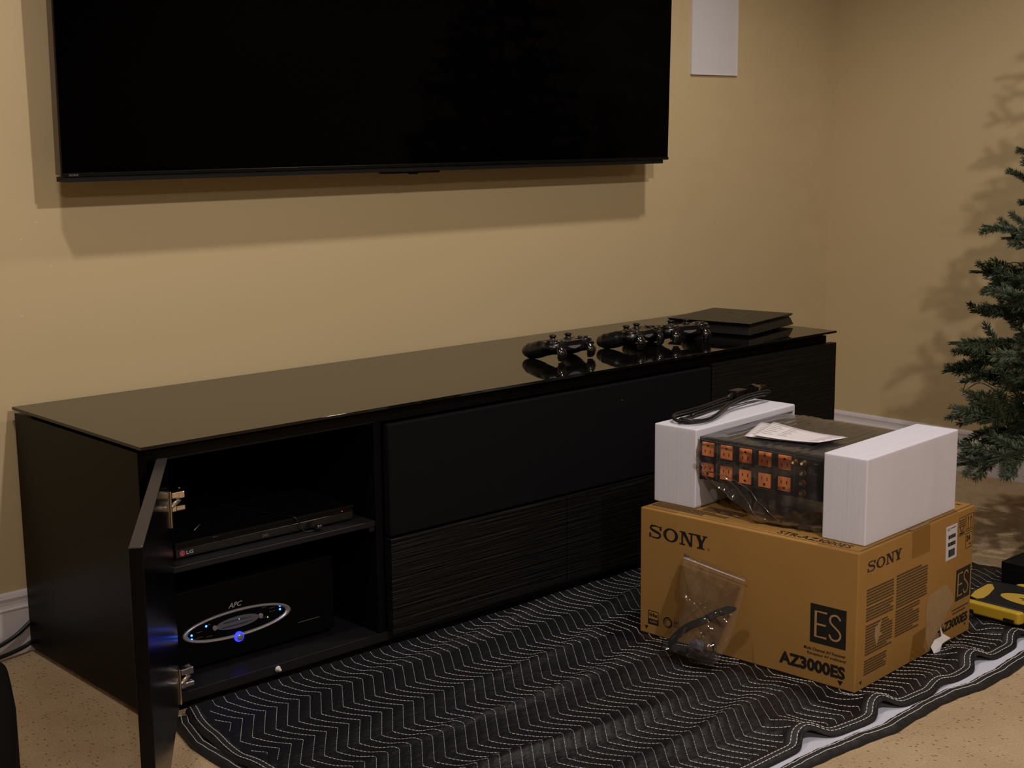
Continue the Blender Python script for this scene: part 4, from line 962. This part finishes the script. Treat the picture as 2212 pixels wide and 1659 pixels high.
# ================================================================== TOOL CASE AND BLACK CARTON
tc_ = thing('tool_case', (1.745, -1.49, .030), 'flat black and yellow tool case on the blanket behind the big box', 'tool case')
tO = (1.745, -1.49, .030)
zc0, zc1 = .0305, .0630
MB().prism([(1.668, -1.385), (1.700, -1.352), (1.800, -1.338), (1.826, -1.352), (1.834, -1.40), (1.834, -1.64), (1.668, -1.64)], zc0+.002, zc1).build('shell', 'caseblack', tc_, tO, bevel=.004)
MB().prism([(1.652, -1.372), (1.672, -1.372), (1.672, -1.512), (1.652, -1.505)], zc0+.001, zc1-.002).build('side_bumper', 'yellow', tc_, tO, bevel=.006, seg=3)
MB().prism([(1.830, -1.400), (1.846, -1.410), (1.846, -1.60), (1.830, -1.60)], zc0+.001, zc1+.003).build('side_bumper', 'yellow', tc_, tO, bevel=.005, seg=3)
MB().box(1.6495, 1.6515, -1.495, -1.470, zc0+.004, zc0+.012).box(1.6495, 1.6515, -1.395, -1.378, zc0+.004, zc0+.012).build('latch', 'caseblack', tc_, tO)
pr = Print((1.745, -1.487, zc1), (1, 0, 0), (0, 1, 0), .0006); pr.poly(oval(0, 0, .036, .075)); pr.build('badge', 'yellow2', tc_, tO)
pr = Print((1.745, -1.487, zc1+.0006), (0, -1, 0), (1, 0, 0), .0004); pr.rect(-.03, -.001, .04, .0035).rect(-.02, -.009, .015, -.005); pr.build('badge_print', 'hole', tc_, tO)
pr = Print((1.74, -1.37, zc1), (1, 0, 0), (0, 1, 0), .0006)
pr.poly([(-.066, -.020), (-.052, -.028), (-.02, -.024), (.03, -.010), (.056, .010), (.050, .018), (-.02, .012), (-.060, .000)]); pr.build('corner_panel', 'yellow2', tc_, tO)
kb = thing('black_carton', (2.03, -1.43, .030), 'small plain black box beside the yellow and black tool case', 'box')
MB().box(1.893, 2.17, -1.54, -1.330, .0300, .0925).build('body', 'box_black', kb, (2.03, -1.43, .030), bevel=.002)
MB().box(1.892, 2.171, -1.541, -1.329, .0700, .0935).build('lid', 'box_black', kb, (2.03, -1.43, .030), bevel=.002)

# ================================================================== CABLES AND DARK FURNITURE AT LEFT
tag(MB().tube(smooth_pts([(-.50, -.060, .009), (-.25, -.045, .014), (-.10, -.034, .030), (-.04, -.028, .044), (.0, -.024, .066), (.05, -.020, .10)], 8), .0048, 10).build('wall_cable', 'rubber', smooth=True), 'black cable rising along the white baseboard at the left', 'cable')
tag(MB().tube(smooth_pts([(-.50, -.085, .006), (-.20, -.060, .006), (-.07, -.040, .012), (-.02, -.032, .018), (.002, -.028, .024), (.03, -.018, .026)], 8), .0048, 10).build('wall_cable', 'rubber', smooth=True), 'black cable low on the carpet under the baseboard at the left', 'cable')
def pxray(u, v, z):
    d_ = cam.rotation_euler.to_matrix() @ Vector(((u-1106)/F_PX, -(v-829.5)/F_PX, -1)); k = (z-cam.location.z)/d_.z; return cam.location+d_*k
ot = thing('dark_ottoman', (-.76, -1.35, 0), 'dark leather furniture edge cut off at the lower left corner', 'furniture')
poly = []
A0 = [(-.515, -1.185), (-.535, -1.245), (-.565, -1.330), (-.612, -1.440), (-.665, -1.560), (-.74, -1.70), (-.86, -1.74), (-1.02, -1.66), (-1.06, -1.40), (-.90, -1.18), (-.70, -1.10), (-.56, -1.12)]
MB().prism(A0, .03, .44).build('upholstered_body', 'leather', ot, (-.76, -1.35, 0), bevel=.012, seg=3)
for q in ((-.62, -1.22), (-.75, -1.62), (-.97, -1.55), (-.85, -1.25)):
    MB().lathe([(.016, 0), (.02, .032)], (*q, 0), (0, 0, 1), 12).build('foot', 'leather', ot, (-.76, -1.35, 0))

# ================================================================== CHRISTMAS TREE
def branch_mesh(seed, L):
    r = random.Random(seed); tw = []
    def curve(p, d_, ln, n, droop):
        pts = [p.copy()]; dd = d_.normalized()
        for i in range(n):
            dd = (dd+Vector((r.uniform(-.05, .05), r.uniform(-.05, .05), droop))).normalized(); pts.append(pts[-1]+dd*ln/n)
        return pts
    main = curve(Vector((0, 0, 0)), Vector((1, 0, 0)), L, 10, r.uniform(-.03, .02)); tw.append((main, .0042))
    for i in range(2, 10):
        for s in (-1, 1):
            if r.random() < .30: continue
            p = main[i]; ln = L*(.50-.036*i)*r.uniform(.8, 1.1); a = R_(r.uniform(38, 58))
            t_ = curve(p, Vector((math.cos(a), s*math.sin(a), r.uniform(-.25, .4))), ln, 6, r.uniform(-.06, .04)); tw.append((t_, .0026))
    nb = MB(); wb = MB(); nv = []; nf = []
    for j, (pts, rad) in enumerate(tw):
        wb.tube(pts, rad, 5, cap=False); st0 = 2.5 if j == 0 else .4
        n = len(pts)-1; tot = sum((pts[i+1]-pts[i]).length for i in range(n)); cnt = int(tot*2100)
        for q in range(cnt):
            f = r.uniform(st0/10 if j == 0 else .02, 1)*n; i = min(int(f), n-1); p = pts[i].lerp(pts[i+1], f-i); t_ = (pts[i+1]-pts[i]).normalized()
            a = r.uniform(0, 6.283); u1 = t_.cross(Vector((0, 0, 1))).normalized(); u2 = u1.cross(t_)
            rd_ = u1*math.cos(a)+u2*math.sin(a)*.75; d_ = (t_*r.uniform(.45, .9)+rd_*.95).normalized(); ln = r.uniform(.015, .023)
            if f/n > .93: d_ = (t_*1.4+rd_*.6).normalized(); ln *= .85
            sd_ = d_.cross(rd_.cross(d_)+Vector((.01, .02, .03))).normalized()*.0014; k = len(nv)
            nv += [p-sd_*.6, p+d_*ln*.55-sd_, p+d_*ln, p+d_*ln*.55+sd_]; nf.append((k, k+1, k+2, k+3))
    me = bpy.data.meshes.new('branch'); k0 = len(nv)
    vs = [tuple(q) for q in nv]+wb.v; fs = nf+[tuple(i+k0 for i in f) for f in wb.f]
    me.from_pydata(vs, [], fs); me.materials.append(M['needle']); me.materials.append(M['bark'])
    mi = np.zeros(len(fs), int); mi[len(nf):] = 1; me.polygons.foreach_set('material_index', mi); me.update(); return me
TX, TY = 2.47, -1.40
tr = thing('christmas_tree', (TX, TY, 0), 'green artificial fir tree partly in view at the right edge', 'tree')
MB().lathe([(.014, .0), (.014, .1), (.012, 1.2), (.007, 2.15), (.002, 2.2)], (0, 0, 0), (0, 0, 1), 12).build('trunk', 'bark', tr, smooth=True)
for k in range(4):
    a = k*math.pi/2+.4; MB().tube([(.01*math.cos(a), .01*math.sin(a), .11), (.2*math.cos(a), .2*math.sin(a), .02), (.26*math.cos(a), .26*math.sin(a), .012)], .007, 6).build('stand_leg', 'bark', tr)
BM = [branch_mesh(s, .5) for s in range(5)]
r = random.Random(11); z = .37; ly_ = 0
while z < 2.14:
    Rr = .535-.30*max(0, z-.46) if z < 1.25 else .298*(2.2-z)/.95+.02
    cnt = 13 if z < 1.3 else 9
    for k in range(cnt):
        a = 2*math.pi*(k+.5*(ly_ % 2))/cnt+r.uniform(-.16, .16); L = Rr*r.uniform(.86, 1.03)
        if math.cos(a) > .2: L = min(L, .50/max(math.cos(a), .3))
        o = bpy.data.objects.new('branch', BM[r.randrange(5)]); COL.objects.link(o); o.parent = tr
        o.location = (0, 0, z+r.uniform(-.03, .03)); el = R_(r.uniform(-6, 16)+(-10 if z < .45 else 0))
        o.rotation_euler = (r.uniform(-.5, .5), -el, a); sc_ = L/.5; o.scale = (sc_, sc_*.95, sc_)
    z += .088; ly_ += 1
# a drooping low twig, seen against the baseboard
for (aa, el, L, zz0, rl) in ((163, -27, .46, .40, .3), (150, -8, .55, .33, 0), (158, -2, .56, .46, 1.2), (170, 6, .54, .50, .4)):
    o = bpy.data.objects.new('branch', BM[int(aa) % 5]); COL.objects.link(o); o.parent = tr; o.location = (0, 0, zz0); o.rotation_euler = (rl, -R_(el), R_(aa)); o.scale = (L/.5,)*3
# string lights
sl = thing('string_lights', (TX, TY, .2), 'unlit clear mini lights on green wire wound round the fir tree', 'string lights')
wire = []
for k in range(160):
    a = k*.21; zz1 = .34+k*.0105; Rr = (.49-.28*max(0, zz1-.46) if zz1 < 1.25 else .27*(2.2-zz1)/.95)*.93
    wire.append((Rr*math.cos(a), Rr*math.sin(a), zz1-.2+.02*math.sin(k*1.7)))
wire = [q for q in wire if q[0] < .49]
MB().tube(smooth_pts(wire, 3), .0014, 5).build('wire', 'cordgreen', sl, smooth=True)
def bulb(p, d_):
    d_ = Vector(d_).normalized(); p = Vector(p)
    s_ = MB().lathe([(.004, 0), (.0055, .002), (.0055, .016), (.0045, .020), (.0035, .021)], p, d_, 12).build('socket', 'socket', sl, smooth=True)
    MB().lathe([(.0028, 0), (.0028, .010), (.0018, .014), (.0004, .017)], p+d_*.0195, d_, 10).build('bulb', 'bulb', s_, smooth=True)
for k in range(4, len(wire)-2, 5):
    q = Vector(wire[k]); bulb(q, (q.x+r.uniform(-.3, .3), q.y+r.uniform(-.3, .3), r.uniform(-.2, .4)))
